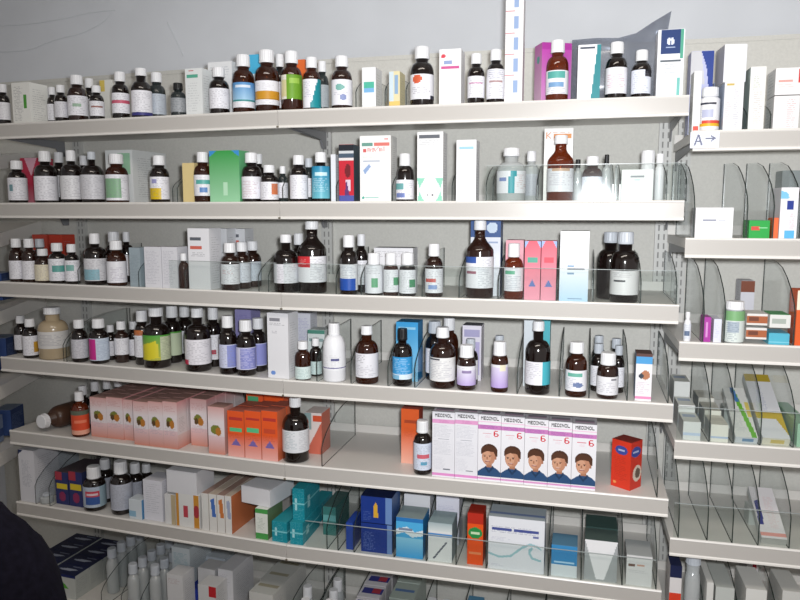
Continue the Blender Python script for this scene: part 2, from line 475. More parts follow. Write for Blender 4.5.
def dup(o, vec, look, px=None):
    src = next(i for i in ITEMS if i[0] is o)
    b = o['bay']; a, s_, n, L = BAY[b]; q = o.location+vec-Vector((a.x, a.y, 0)); uu = q.x*s_.x+q.y*s_.y; d2 = q.x*n.x+q.y*n.y
    z0 = o.location.z-CAMZ+vec.z; poly = rect(uu, d2, o['w_m'], o['d_m'], o['yw']); key = (src[3], b)
    if not free(key, poly, z0, z0+o['h_m']): print('SKIP', look); return None
    take(key, poly, z0, z0+o['h_m'])
    c = o.copy(); C.objects.link(c); c.location = o.location+vec
    for ch in list(o.children):
        k = ch.copy(); C.objects.link(k); k.parent = c
    ITEMS.append([c, look, src[2], src[3], src[4] if px is None else px]); return c
WL = 'e8e8ee'
def lb(*ops, base=WL): return (base,)+ops
TX = ('t', .12, .1, .95, .92, '8c8c96', 2, .6, .35)

Y, G_, B_, R_, O_, T_ = 'e8b820', '4f9a3c', '3a5ea8', 'c03038', 'd8541c', '1d8c93'
# ---- top shelf, left bay
bottle('A', 4, 87, 12, 'dark bottle with white cap and plain white label at far left', 'dk')
carton('A', 13, 31, 85, 'small white box with a green stripe', ('e9e9e4', ('r', .65, .3, .8, .62, G_), ('t', .1, .1, .6, .9, '777780')), d=.02, dp=.07)
carton('A', 32, 44, 89, 'plain grey-white carton beside green-striped box', ('cfcfd4', TX), d=.10)
bottle('A', 53, 89, 10, 'tiny white-capped dark bottle with white label', 'dk', lb(TX), d=.08)
bottle('A', 61.5, 87, 13, 'small brown bottle with wide white cap and grey label', 'dk', lb(TX, base='d8d8de'))
bottle('A', 78, 77, 19, 'brown bottle with greenish print on white label', 'br', lb(('r', .3, .4, .7, .55, '9ab8a0'), TX))
bottle('A', 90.5, 80, 13, 'half-hidden brown bottle with white cap behind two others', 'dk', lb(TX), d=.11)
bottle('A', 97, 87, 14, 'small brown bottle with a white label and red-brown line', 'dk', lb(('r', .1, .35, .9, .45, '9a6a60'), TX))
carton('A', 101, 113, 81, 'white and yellow carton behind small bottles', ('e2e2dc', ('r', 0, 0, .4, .25, 'd8c060')), d=.13)
bottle('A', 121, 73, 17, 'dark bottle with pink band on white label', 'dk', lb(('r', 0, .35, 1, .5, 'c85870'), TX))
bottle('A', 142, 69, 20, 'dark bottle with white label above a navy base band', 'dk', lb(('r', 0, .86, 1, 1, '3a3a7a'), TX), l=(.06, .55), caph=.15, capw=.55)
bottle('A', 157.5, 73, 17, 'dark slate bottle with pale blue-grey label', 'sl', lb(TX, base='b8c0ca'), d=.09)
bottle('A', 178.5, 83, 15, 'low dark grey bottle with faint striped label', 'sl', lb(('t', 0, 0, 1, 1, '50555c', 2), base='9a9ea2'), cap='cap_black')
carton('A', 186, 203, 68, 'tall white box with a green heading band', ('dfe2e2', ('r', .1, .12, .75, .2, '5aa890'), ('r', .2, .03, .5, .06, 'c05858'), ('t', .15, .3, .9, .9, 'a8acb0', 3)), dp=.05)
carton('A', 209, 233, 61, 'wide white box behind a small capped bottle', ('e2e4e6', ('t', .1, .1, .9, .25, '8890a0', 3)), d=.085)
bottle('A', 219.5, 67, 20, 'brown bottle with plain white label in front of white box', 'dk', lb(TX))
bottle('A', 244, 54, 22, 'brown bottle with light blue and white label', 'am', lb(('g', 0, .7, '5590c8', '9cc4e0'), ('r', 0, .7, 1, .76, '3c8c8c'), ('r', .2, .1, .8, .2, 'd8e4f0')), l=(.1, .52))
carton('A', 250, 264, 53, 'cyan box behind the blue-labelled bottle', ('4fb4dc', ('r', .2, .3, .8, .45, 'e0f0f8')), d=.10)
bottle('A', 267.5, 49, 24, 'large brown bottle with white label and gold band', 'am', lb(('r', 0, .42, 1, .75, 'c8902a'), ('r', 0, .75, 1, .8, 'a87820')), l=(.12, .5))
# ---- top shelf, middle bay
bottle('A', 280.5, 53, 13, 'brown bottle half hidden behind the gold-band bottle', 'dk', lb(TX), d=.11)
bottle('A', 292, 50, 21, 'brown bottle with green label and cream strip', 'am', lb(('r', .3, 0, 1, 1, '6c9c2c'), ('r', .05, .2, .25, .9, 'd8d0a0'), ('r', .45, .15, .9, .35, '98c050'), base='e8e6d8'), l=(.2, .6))
carton('A', 296, 306, 58, 'small orange carton behind green-labelled bottle', ('dc6a30',), d=.12)
bottle('A', 312, 56, 18, 'brown bottle with white label and teal triangle', 'am', lb(('p', [(.85, 0), (.4, 1), (1, 1), (1, 0)], '1e8a94'), ('t', .1, .1, .5, .6, '8088a0', 2)), l=(.05, .58))
bottle('A', 322.5, 60, 13, 'grey bottle with white cap behind teal triangle bottle', 'sl', lb(TX, base='a8b0b4'), d=.10)
bottle('A', 342, 55, 21, 'dark bottle with round print on white label', 'br', lb(('e', .35, .3, .18, .14, '7ab0a8'), ('e', .5, .7, .16, .12, '8894c0'), ('t', .1, .5, .9, .6, 'a0a0b0')), l=(.08, .55))
carton('A', 362, 376, 66, 'white box with teal and green band behind divider', ('e6e8ea', ('r', .1, .35, .9, .48, '4fb49c'), ('r', .1, .48, .9, .6, '7ab0dc')), d=.03)
carton('A', 389, 400, 70, 'narrow cream box with blue and yellow stripes', ('dcd2a8', ('r', 0, 0, .45, .8, 'c8d8e0'), ('r', .5, .1, .85, .6, '8aa8c8'), ('r', 0, .8, 1, 1, 'e0c070')), d=.03)
bottle('A', 422, 46, 24, 'brown bottle with orange-red dot on white label', 'dk', lb(('e', .3, .2, .2, .17, 'd06040'), ('t', .1, .55, .9, .75, '686870'), ('r', .85, .85, 1, 1, '303040')), l=(.12, .53))
carton('A', 439, 461, 48, 'tall white box with thin pink line', ('eeeef0', ('r', .08, .3, .92, .345, 'c85890'), ('e', .18, .12, .1, .035, 'd04050'), ('r', .2, .2, .6, .26, '90a0c8'), ('t', .1, .5, .85, .56, 'b0b0b8', 2)))
bottle('A', 476, 53, 17, 'small dark bottle with pink line on white label', 'dk', lb(('r', .1, .3, .9, .35, 'c070a0'), TX))
bottle('A', 495.5, 49, 18, 'dark bottle with blue-grey print on white label', 'dk', lb(('r', .1, .4, .8, .45, 'b09090'), ('t', .1, .05, .9, .3, '7080a0'), TX), l=(.09, .63))
carton('A', 503, 521, -14, 'tall white column carton with repeated blue print', ('e6e4e4', *[('r', .48, .06+.185*i, .72, .17+.185*i, '8fa6cc') for i in range(5)], *[('t', .05, .04+.185*i, .4, .2+.185*i, 'b4bcd0', 3, .7) for i in range(5)], *[('r', .02, .2+.185*i, .5, .208+.185*i, 'c88890') for i in range(4)]), d=.012, dp=.05)
carton('A', 540, 572, 42, 'magenta box with pale pink side behind orange bottle', ('bc50ac', ('g', .1, 1, 'b848a8', 'cc90c4'), ('r', .0, .0, 1, .1, 'a83898')), side=('d8a8cc', ('g', 0, 1, 'b858a4', 'e0c0d8'), ('e', .5, .25, .2, .06, '4c9890')), top='9c3c90', d=.075, dp=.05, yaw=.42)
bottle('A', 557, 40, 22, 'orange-brown bottle with teal print on white label', 'orr', lb(('r', .1, .05, .9, .35, '5aa8a0'), ('r', .2, .5, .8, .7, '7aa0c8'), ('t', .1, .7, .9, 1, '9098a8')), l=(.12, .5), style='std')
carton('A', 577, 600, 44, 'white box with slanting teal right edge', ('ececf0', ('p', [(.85, 0), (.6, 1), (1, 1), (1, 0)], '1c8088'), ('r', .1, .04, .75, .07, '404858'), ('t', .1, .1, .7, .25, '8088a0', 2), ('t', .1, .5, .5, .55, 'a8b0c0', 2)), side='1c8088', dp=.06)
bottle('A', 616, 42, 21, 'dark bottle with pinkish print on a wide white label', 'dk', lb(('t', .1, .3, .9, .8, 'c08090', 2)), l=(.1, .55))
bottle('A', 641, 50, 19, 'dark bottle with notched pale blue label beside navy box', 'dk', lb(('r', .7, 0, 1, .3, '181820'), TX, base='dfe4f0'), l=(.1, .58), caph=.22)
carton('A', 656, 683, 29, 'tall white box with a navy square and white emblem', ('e9ecf0', ('r', .1, 0, .85, .36, '16356e'), ('e', .42, .17, .08, .05, 'd8e0f0'), ('e', .54, .17, .07, .05, 'd8e0f0'), ('e', .48, .19, .03, .03, '16356e'), ('r', .3, .25, .65, .265, 'a0b0d0'), ('r', .12, .44, .88, .475, '586068'), ('t', .3, .5, .9, .62, '686f78', 2), ('r', .86, 0, .97, .42, '4fa088'), ('r', .78, .7, .88, 1, '6fb8b0')))
# ---- second shelf, left bay
bottle('B', 18, 164, 18, 'brown bottle with white label at far left', 'dk', lb(('r', .1, .3, .3, .6, '7098a0'), TX), l=(.08, .6))
carton('B', 23, 42, 161, 'red box behind dark bottles', ('b8304c', ('p', [(.2, 0), (.8, 0), (.5, .4)], 'd8a8b8'), ('g', .6, 1, 'b83850', 'd08090')), d=.09, yaw=.1)
bottle('B', 46.5, 154, 22, 'large dark bottle with white cap and grey-white label', 'dk', lb(TX), l=(.06, .52), capw=.52)
bottle('B', 60.5, 155, 14, 'dark bottle behind the front row', 'dk', lb(TX), d=.10)
bottle('B', 72.5, 153, 22, 'dark bottle with white neck sticker and grey label', 'dk', lb(TX, base='dddde0'), l=(.08, .52), capw=.42)
bottle('B', 85, 158, 12, 'slim dark bottle behind the second row', 'dk', lb(TX), d=.11)
bottle('B', 93, 154, 23, 'broad dark bottle with small grey cap', 'dk', lb(TX, base='cfcfd4'), l=(.08, .55), capw=.34, cap='cap_grey', caph=.15)
carton('B', 107, 134, 152, 'wide white box with green patch behind amber bottle', ('dfe2e2', ('r', .45, .05, .9, .45, '9cc8a8')), d=.09, dp=.16)
bottle('B', 117.5, 156, 22, 'brown bottle with green and white label', 'am', lb(('r', 0, .15, .6, .9, '86b08c'), TX), l=(.06, .58))
bottle('B', 160, 157, 19, 'brown bottle with yellow square on white label', 'dk', lb(('r', 0, .5, .55, 1, 'd8b820'), ('r', .1, .1, .4, .3, '9898c8'), TX), l=(.08, .55))
carton('B', 183, 195, 164, 'pale yellow box behind white-capped bottle', ('ddc890',), d=.03, dp=.12)
bottle('B', 202.5, 153, 18, 'amber bottle with green-blue print on white label', 'am', lb(('r', .1, .25, .9, .45, '58a8a0'), ('r', .3, .6, .7, .85, '6088c0')), l=(.14, .55))
carton('B', 210, 240, 151, 'bright green box with blue top corners', ('54ac68', ('g', 0, 1, '3c9c4c', '9cd0a8'), ('p', [(0, 0), (.25, 0), (0, .12)], '4090d0'), ('p', [(1, 0), (.75, 0), (1, .12)], '4090d0'), ('r', .45, .6, .6, .85, 'b8e0c0')), side='68b880')
bottle('B', 248, 153, 20, 'dark bottle with rose-tinted print on white label', 'dk', lb(('t', .1, .2, .9, .9, 'b08088', 2)), l=(.08, .52))
bottle('B', 259, 154, 13, 'dark bottle behind rose-printed bottle', 'dk', lb(TX), d=.10)
bottle('B', 269.5, 165, 18, 'short dark bottle with orange block on label', 'dk', lb(('r', .6, .1, .95, .7, 'd07850'), TX), l=(.08, .55))
# ---- second shelf, middle bay
bottle('B', 283, 166, 10, 'small grey bottle behind curved divider', 'sl', lb(TX), d=.05)
bottle('B', 299, 155, 18, 'dark bottle with plain pale label', 'dk', lb(TX), l=(.08, .58))
bottle('B', 309, 158, 12, 'clear bottle with grey cap behind dark bottle', 'sl', lb(TX), d=.10, cap='cap_grey')
bottle('B', 321, 152, 18, 'dark bottle with bright blue label', 'dk', lb(('g', 0, 1, '2888b0', '6cb8c8'), ('r', .15, .2, .8, .3, 'c8e8f0'), ('t', .1, .4, .9, .8, 'd0e8f0'), base='2888b0'), l=(.08, .72))
carton('B', 331, 336, 154, 'slim white carton beside blue-labelled bottle', ('dfe2e8',), d=.03)
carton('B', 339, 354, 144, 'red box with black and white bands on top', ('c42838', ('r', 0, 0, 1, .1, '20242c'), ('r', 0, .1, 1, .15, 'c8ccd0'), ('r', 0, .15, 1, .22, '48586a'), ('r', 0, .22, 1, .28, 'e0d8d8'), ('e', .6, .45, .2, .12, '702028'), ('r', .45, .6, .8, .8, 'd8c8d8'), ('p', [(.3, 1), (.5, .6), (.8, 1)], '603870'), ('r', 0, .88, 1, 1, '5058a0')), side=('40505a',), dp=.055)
carton('B', 360, 391, 135, 'big white box with red and green title lines', ('ececea', ('r', .06, .1, .42, .15, '68988c'), ('r', .45, .1, .95, .15, 'd87870'), ('r', .1, .19, .2, .24, 'd06060'), ('T', .26, .17, 'mg/ml', 'd06868'), ('r', .8, .04, .92, .06, 'e09090'), ('t', .1, .3, .6, .33, 'a8c0b8', 2), ('r', .1, .37, .65, .385, 'b0b8c8'), ('p', [(.1, .52), (.3, .42), (.36, .46), (.16, .58)], '90a8d0'), ('e', .1, .93, .04, .02, '50a898'), ('r', .16, .92, .6, .94, 'a0c8c0')), top='c8c8c4', dp=.06, res=.0017)
bottle('B', 405, 153, 18, 'small dark bottle with blue-green print label', 'dk', lb(('r', 0, .2, .45, .5, '68a8a8'), ('r', .05, .7, .5, .9, '7080b8'), TX), l=(.06, .46), caph=.25)
carton('B', 417, 443, 131, 'tall white box with mint corner marks', ('e9e9ea', ('r', .08, .04, .85, .09, '60646c'), ('t', .08, .12, .95, .17, '9498a0', 2), ('t', .1, .2, .7, .26, 'b0b0b8', 2), ('p', [(0, .66), (.3, .66), (.08, .8)], '8fd0b8'), ('p', [(1, .66), (.7, .66), (.92, .8)], '8fd0b8'), ('p', [(0, 1), (.3, 1), (.08, .85)], '8fd0b8'), ('p', [(1, 1), (.7, 1), (.92, .85)], '8fd0b8'), ('e', .42, .9, .03, .015, '606068'), ('e', .6, .9, .03, .015, '606068')), dp=.055)
carton('B', 456, 476, 139, 'white box with pale blue title lines', ('ecedf0', ('r', .15, .1, .85, .14, '9cc8dc'), ('t', .15, .18, .8, .3, '8fc0d8', 2), ('r', .4, .6, .65, .9, 'd4dae0')), dp=.055)
bottle('B', 511, 147, 29, 'clear wide bottle with teal stripe on white label', 'cl', lb(('p', [(.5, 0), (.7, 0), (.6, 1), (.42, 1)], '2a98a4'), ('r', .1, .3, .35, .45, '8090c0'), ('t', .7, .2, 1, .8, 'c09898')), l=(.16, .57), capw=.56, caph=.15)
bottle('B', 531, 150, 15, 'clear bottle behind the wide clear bottle', 'cl', lb(TX, base='b4b8c0'), d=.10)
carton('B', 543, 572, 127, 'white box with orange title behind big amber bottle', ('ecebe8', ('T', .08, .05, 'K', 'd87828', 1), ('r', .32, .07, .95, .13, 'd88838'), ('t', .32, .05, .95, .16, 'c86020', 2, .6), ('t', .1, .3, .3, .9, 'b0b0b8', 2)), d=.085, dp=.05)
bottle('B', 560, 134, 26, 'large amber bottle with reddish liquid and white label', 'orr', lb(('r', .2, 0, .8, .1, 'c8a890'), ('t', .1, .2, .95, .7, 'a8a0b0', 2)), l=(.15, .5), caph=.13, capw=.5, style='tall')
bottle('B', 592, 155, 20, 'amber bottle with white label behind clear riser', 'am', lb(TX, base='e8ecf8'), l=(.1, .55), caph=.2)
bottle('B', 577.5, 158, 8, 'slim black-topped tube between two amber bottles', 'cl', None, d=.06, cap='cap_black', capw=.6)
bottle('B', 606, 153, 9, 'slim clear tube with a dark grey tip', 'cl', None, d=.05, cap='cap_black', capw=.5)
carton('B', 621, 653, 168, 'low white box with short grey title', ('ededec', ('r', .28, .18, .72, .23, '888c94'), ('r', .4, .3, .6, .34, 'b0d0d0'), ('t', .1, .8, .9, .85, 'c0c0c8', 2)), d=.015, dp=.045)
bottle('B', 647, 149, 14, 'white upturned cup behind the low white box', 'wh', None, d=.09, capw=.98, caph=.5, cap='cap_cup', cat='cup', name='medicine_cup')
bottle('B', 659, 152, 9, 'slim white bottle right of low white box', 'wh', None, d=.05, caph=.2, capw=.8)
# ---- third shelf, left bay
bottle('C', 17.5, 240, 15, 'brown bottle with white cap and white label at the left end', 'br', lb(TX), l=(.08, .5))
bottle('C', 29.5, 240, 15, 'brown bottle with white label second from the left end', 'br', lb(TX), l=(.08, .5), d=.035)
carton('C', 34, 49, 236, 'flat red-topped box behind small bottles', ('c04838',), d=.14)
carton('C', 51, 64, 236, 'bright red carton behind small bottles', ('c8402c',), d=.14)
bottle('C', 41, 240, 14, 'pale-capped bottle standing behind cream-label bottle', 'sl', lb(TX), d=.085, cap='cap_grey')
bottle('C', 43, 250, 16, 'short brown bottle with cream label', 'br', lb(TX, base='e0d8c0'), l=(.08, .55))
bottle('C', 58, 244, 17, 'bottle with green logo on white label', 'dk', lb(('r', .15, .3, .8, .6, '58a098'), TX), l=(.08, .62))
bottle('C', 72.5, 245, 14, 'bottle with pale green print beside green-logo bottle', 'dk', lb(('r', .1, .2, .6, .5, '7ab0a8'), TX), l=(.08, .6), d=.035)
bottle('C', 96, 234, 22, 'dark bottle with pale blue block on grey label', 'dk', lb(('r', 0, .5, .6, .95, '8ab4c0'), TX, base='d4d4d8'), l=(.09, .52), capw=.45)
bottle('C', 115, 232, 17, 'tall dark bottle in second row', 'dk', lb(TX), d=.10)
bottle('C', 117, 241, 19, 'amber bottle with plain white label in front of taller one', 'am', lb(('t', .2, .3, .9, .9, '9088a0', 2)), l=(.08, .55))
bottle('C', 127.5, 232, 15, 'dark bottle rearmost of the three', 'dk', lb(TX), d=.13, capw=.45)
carton('C', 130, 141, 248, 'grey-blue carton seen through clear divider', ('9aa8b0', ('t', 0, .2, 1, .9, '7c8890')), d=.02, dp=.1)
carton('C', 145, 162, 247, 'white box with tiny print, left of pair', ('dcdce2', ('t', .1, .1, .9, .9, 'a8a8b4', 2)), d=.02)
carton('C', 162.5, 178, 247, 'white box with tiny print, right of pair', ('dcdce2', ('t', .1, .1, .9, .9, 'a8a8b4', 2)), d=.02)
bottle('C', 184, 253, 10, 'slim amber bottle left of the tall white boxes', 'am', None, d=.035)
nb = carton('C', 189, 210.5, 228, 'tall white box with grey and red title', ('e6e6ea', ('r', .1, .14, .6, .2, '60646c'), ('r', .1, .28, .65, .34, 'd06858'), ('t', .1, .4, .9, .46, '70747c', 2)), d=.02, dp=.06)
carton('C', 212, 228, 228, 'white box with red word, middle of titled row', ('d8dade', ('r', .1, .1, .6, .14, '60646c'), ('r', .1, .2, .6, .24, 'd06858')), d=.10, dp=.05)
carton('C', 231, 246, 228, 'white box with red word, right end of titled row', ('d4d6da', ('r', .1, .1, .6, .14, '60646c'), ('r', .1, .2, .6, .24, 'd06858')), d=.13, dp=.05)
bottle('C', 230.5, 242, 19, 'brown bottle front of a file of three', 'br', lb(('t', .1, .3, .6, .5, 'c07878', 2), TX), l=(.14, .56))
bottle('C', 242.5, 241, 17, 'brown bottle second in a file of three', 'br', lb(TX, base='d8dce6'), d=.085, l=(.14, .56))
bottle('C', 253, 240, 17, 'brown bottle last in a file of three', 'br', lb(TX, base='c8d0dc'), d=.14, l=(.14, .56))
# ---- third shelf, middle bay
bottle('C', 286.5, 233, 25, 'broad dark bottle with plain grey-white label', 'dk', lb(TX, base='dcdce2'), l=(.17, .5), capw=.45, caph=.14)
bottle('C', 299, 232, 15, 'dark bottle between two large bottles', 'dk', lb(TX), d=.12)
bottle('C', 312, 220, 29, 'very large dark bottle with red square on label', 'dk', lb(('r', 0, 0, .42, .42, 'c83038'), ('t', .1, .1, .35, .35, 'e8a0a0', 2), ('t', .45, .1, .95, .9, '9a9aa2', 2)), l=(.16, .52), capw=.46, caph=.11, style='tall')
bottle('C', 349, 234, 18, 'dark bottle with blue lower half of label', 'dk', lb(('r', 0, .55, .85, 1, '2858b8'), ('t', .1, .1, .9, .5, '9098b0', 2)), l=(.08, .52))
bottle('C', 361.5, 233, 13, 'dark bottle behind blue-label bottle', 'dk', lb(TX), d=.10)
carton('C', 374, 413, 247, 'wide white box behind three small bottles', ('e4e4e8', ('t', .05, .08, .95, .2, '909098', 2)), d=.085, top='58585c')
bottle('C', 374, 252, 18, 'small bottle with white label and green square, widest label', 'dk', lb(('r', .35, .45, .7, .8, '68a880'), ('t', .1, .1, .9, .3, '909098')), l=(.06, .72), caph=.27, capw=.68)
bottle('C', 391, 252, 15, 'small brown bottle with green square and reddish base', 'am', lb(('r', .6, .35, 1, .7, '589c74'), TX), l=(.1, .62), caph=.27, capw=.72)
bottle('C', 406, 252, 17, 'small dark bottle with green square right of the trio', 'dk', lb(('r', .6, .4, .95, .75, '4c9068'), TX), l=(.08, .62), caph=.27, capw=.72)
bottle('C', 434, 243, 18, 'brown bottle with red word on white label', 'br', lb(('r', .05, .42, .55, .56, 'c85850'), ('r', .2, .68, .6, .85, '88a0d0'), TX), l=(.09, .54), caph=.23)
carton('C', 470, 500, 217, 'white box with navy top and pale oval behind big bottle', ('e4e8f0', ('r', 0, 0, 1, .25, '28508c'), ('e', .72, .13, .18, .07, 'c8d8e8'), ('r', .6, .3, .9, .33, 'a0b0d0')), side='24508c', d=.09)
bottle('C', 479.5, 220, 28, 'biggest brown bottle with wide white label and blue corner', 'br', lb(('r', 0, 0, .35, .2, '3858a0'), ('r', .05, .45, .4, .55, 'a06878'), ('t', .45, .1, .95, .95, '88909c', 2)), l=(.14, .54), style='tall', capw=.44, caph=.12)
carton('C', 505, 523, 240, 'pale pink box behind small orange bottle', ('e8a0b0', ('g', 0, 1, 'e8a8b4', 'd890a0')), d=.075)
bottle('C', 513.5, 243, 19, 'small orange bottle with green mark on white label', 'orr', lb(('r', .05, .12, .5, .28, '68b090'), ('t', .1, .35, .95, .9, '9098a8', 2)), l=(.16, .57), caph=.24)
for k, (a, b2) in enumerate([(524, 540), (540.5, 556)]):
    carton('C', a, b2, 241, ['pink-red box with blue emblem, left of the pair', 'pink-red box with blue emblem, right of the pair'][k], ('e06478', ('g', 0, 1, 'dc4c60', 'e89cb0'), ('p', [(0, 0), (.25, 0), (0, .12)], '90b0e0'), ('p', [(1, 0), (.75, 0), (1, .12)], '90b0e0'), ('r', .2, .28, .8, .36, '489c88' if not k else 'd03a50'), ('p', [(.5, .65), (.75, .78), (.25, .78)], '5870b0')), side='d890a0', d=.03, dp=.05)
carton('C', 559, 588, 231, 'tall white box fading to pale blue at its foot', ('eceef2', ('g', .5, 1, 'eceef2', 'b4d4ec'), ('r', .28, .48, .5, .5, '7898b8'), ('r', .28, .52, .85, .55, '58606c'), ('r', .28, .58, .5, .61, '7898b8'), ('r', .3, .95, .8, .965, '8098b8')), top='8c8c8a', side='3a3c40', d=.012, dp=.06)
bottle('C', 624, 232, 28, 'large dark bottle with white label facing right', 'dk', lb(('r', .1, .38, .5, .45, '48484e'), ('t', .1, .1, .9, .3, 'b0a8b0', 2), base='e6e4e6'), l=(.12, .46), capw=.56, caph=.17, cap='cap_grey', d=.03)
bottle('C', 609.5, 232, 26, 'large dark bottle behind the one with small label', 'dk', None, d=.11, capw=.55, caph=.16, cap='cap_grey')
# ---- fourth shelf, left bay
bottle('D', 21.5, 317, 13, 'dark bottle with white cap, behind yellow-spot bottle', 'dk', lb(TX), d=.085, l=(.1, .5))
bottle('D', 31, 320, 15, 'dark bottle with yellow spot on white label', 'dk', lb(('r', .6, .3, 1, .85, 'c89830'), TX), l=(.08, .58))
bottle('D', 54, 308, 29, 'large beige plastic bottle with a clear white label', 'be', lb(('t', .1, .2, .9, .8, '8c8c98', 2), base='d4d2d0'), l=(.22, .55), capw=.55, caph=.13)
bottle('D', 80, 320, 16, 'small dark bottle with upright striped grey label', 'dk', lb(('t', 0, 0, 1, 1, '8c8c98', 2), base='ccccd2'), l=(.1, .55))
bottle('D', 99.5, 319, 19, 'dark bottle with pink left part on its label', 'dk', lb(('r', 0, .05, .4, .95, 'c8308c'), ('t', .45, .1, 1, .95, '8c9cb8', 2), base='c8d4e4'), l=(.08, .58))
bottle('D', 111, 325, 11, 'small bottle with pale cap behind pink-label bottle', 'dk', lb(TX), d=.085)
bottle('D', 122, 321, 14, 'brown bottle with pale striped label in second row', 'br', lb(TX), d=.065, l=(.2, .6))
bottle('D', 134, 321, 12, 'dark bottle farther back by the green label bottle', 'dk', lb(TX), d=.09)
bottle('D', 143, 310, 15, 'dark bottle with orange neck print', 'dk', lb(('r', 0, 0, 1, .2, 'c07040'), TX), d=.06, l=(.15, .65), capw=.7)
bottle('D', 156.5, 307, 27, 'big bottle with green and yellow label at front', 'dk', lb(('g', 0, 1, '50a040', 'b8b848'), ('p', [(0, .4), (.5, .2), (.6, .9), (0, 1)], 'd8cc30'), ('r', .65, .05, 1, 1, 'c8d0b0'), ('t', .65, .1, 1, .95, '8c9880', 2), base='58a040'), l=(.14, .56), capw=.52, caph=.14)
bottle('D', 173, 305, 18, 'big bottle with green and yellow label in second row', 'dk', lb(('g', 0, 1, '50a040', 'b8b848'), ('r', .4, .05, 1, 1, 'c0ccb0'), base='58a040'), d=.10, l=(.14, .56))
bottle('D', 185.5, 305, 16, 'dark bottle just left of the red-corner label', 'dk', lb(TX), d=.15)
bottle('D', 198.5, 307, 26, 'big dark bottle with red corner on white label', 'dk', lb(('r', 0, .8, .15, 1, 'c83050'), TX, base='e6e4ea'), l=(.12, .52), capw=.45, caph=.14)
bottle('D', 214, 306, 16, 'dark bottle with reddish label edge behind big ones', 'dk', lb(('r', 0, .6, .6, .8, 'b04050'), TX), d=.10)
bottle('D', 228.5, 314, 18, 'dark bottle with lilac block label, left of trio', 'dk', lb(('r', .45, .05, 1, .95, '8890cc'), TX, base='ccd0e8'), l=(.12, .52))
carton('D', 236, 252, 308, 'lilac box behind the lilac-label bottles', ('8c88b8', ('t', .1, .1, .9, .5, '6058a0', 2)), d=.12)
bottle('D', 245, 318, 20, 'dark bottle with lilac block label, front of trio', 'dk', lb(('r', .15, .05, .95, .95, '8c90cc'), ('t', .2, .1, .9, .9, 'd8d8f0', 2), base='d4d4ec'), l=(.12, .52))
bottle('D', 258.5, 316, 17, 'dark bottle with lilac block label, right of trio', 'dk', lb(('r', .1, .05, .95, .95, '8c90cc'), base='b8bce0'), l=(.12, .54), d=.075)
carton('D', 268, 289, 311, 'tall white box with grey title and blue dot', ('e2e2e6', ('r', .1, .08, .6, .12, '888890'), ('t', .1, .15, .95, .18, '606068', 2), ('t', .2, .28, .5, .31, '80808a', 2), ('e', .25, .92, .1, .035, '6c90d0')), dp=.06)
# ---- fourth shelf, middle bay
carton('D', 298, 311, 311, 'white box with violet text far behind small bottles', ('d8dae4', ('t', .1, .1, .9, .6, '9894c8', 2)), d=.2)
carton('D', 308, 325, 328, 'white box with green edge behind white plastic bottle', ('dce4e2', ('r', 0, 0, 1, .1, '508c7c'), ('r', .1, .2, .9, .28, '90a8a8')), d=.14)
bottle('D', 303, 339, 16, 'small amber bottle with pale teal label', 'am', lb(('t', .1, .2, .9, .9, '88a8a8', 2), base='d4e4e2'), l=(.04, .36), caph=.2)
bottle('D', 316, 336, 12, 'small dark bottle with pale label behind amber bottle', 'dk', lb(TX, base='c8dcda'), d=.08, l=(.06, .4))
bottle('D', 334.5, 321, 23, 'white plastic bottle with purple band and red mark', 'wh', lb(('r', 0, .8, 1, .88, '4c4488'), ('r', .4, .3, .7, .42, '5c5c88'), base='e9eaee'), l=(.2, .5), style='plastic', capw=.5, caph=.2)
bottle('D', 367, 324, 23, 'amber bottle with large plain white label', 'am', lb(('t', .1, .1, .5, .4, '60606c', 2), ('t', .1, .5, .9, .9, '9c9ca8', 2), base='e4e4ea'), l=(.12, .54), capw=.5, caph=.15)
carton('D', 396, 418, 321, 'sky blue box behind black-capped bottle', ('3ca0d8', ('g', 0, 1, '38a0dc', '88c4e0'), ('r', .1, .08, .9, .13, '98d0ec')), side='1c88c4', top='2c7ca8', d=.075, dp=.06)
bottle('D', 402.5, 327, 20, 'black-capped dark bottle with blue label', 'dk', lb(('r', 0, 0, 1, .75, '3898d4'), ('t', .1, .1, .9, .7, 'c0e0f4', 2), ('r', 0, .8, .3, 1, '80b8d8'), base='d8e8f4'), l=(.13, .52), cap='cap_black', capw=.5)
bottle('D', 434.5, 320, 18, 'dark bottle with pale cap behind the big white-label bottle', 'dk', lb(TX), d=.12, capw=.7, cap='cap_grey')
bottle('D', 449, 317, 19, 'reddish brown bottle standing tallest in the cluster', 'am', None, d=.12)
bottle('D', 442.5, 326, 26, 'big dark bottle with broad white label at cluster front', 'br', lb(('r', .05, .05, .45, .1, '585860'), ('t', .1, .15, .9, .9, '9c9ca8', 2), base='e4e4e4'), l=(.13, .52), capw=.5, caph=.17)
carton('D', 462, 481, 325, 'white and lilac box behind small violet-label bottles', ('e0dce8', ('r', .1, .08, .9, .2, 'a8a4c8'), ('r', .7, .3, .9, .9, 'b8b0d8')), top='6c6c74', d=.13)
bottle('D', 470.5, 338, 15, 'small dark bottle behind violet-label bottle', 'dk', lb(TX), d=.085, cap='cap_grey')
bottle('D', 466.5, 344, 19, 'small bottle with pale violet label and white cap', 'br', lb(('g', .2, 1, 'e0dcec', 'bca8dc'), ('r', .3, .25, .75, .35, '9080a8')), l=(.12, .55), caph=.28, capw=.75)
bottle('D', 499, 335, 14, 'small bottle with pale cap, rear of the violet pair', 'br', lb(('g', .2, 1, 'e0dcec', 'bca8dc')), d=.085, cap='cap_grey')
bottle('D', 499.5, 341, 17, 'small bottle with violet label and stacked pale cap', 'am', lb(('g', .1, 1, 'd8d0e8', 'b8a0dc'), ('r', .5, 0, .8, .25, 'e8e0c8')), l=(.1, .56), caph=.27, capw=.75)
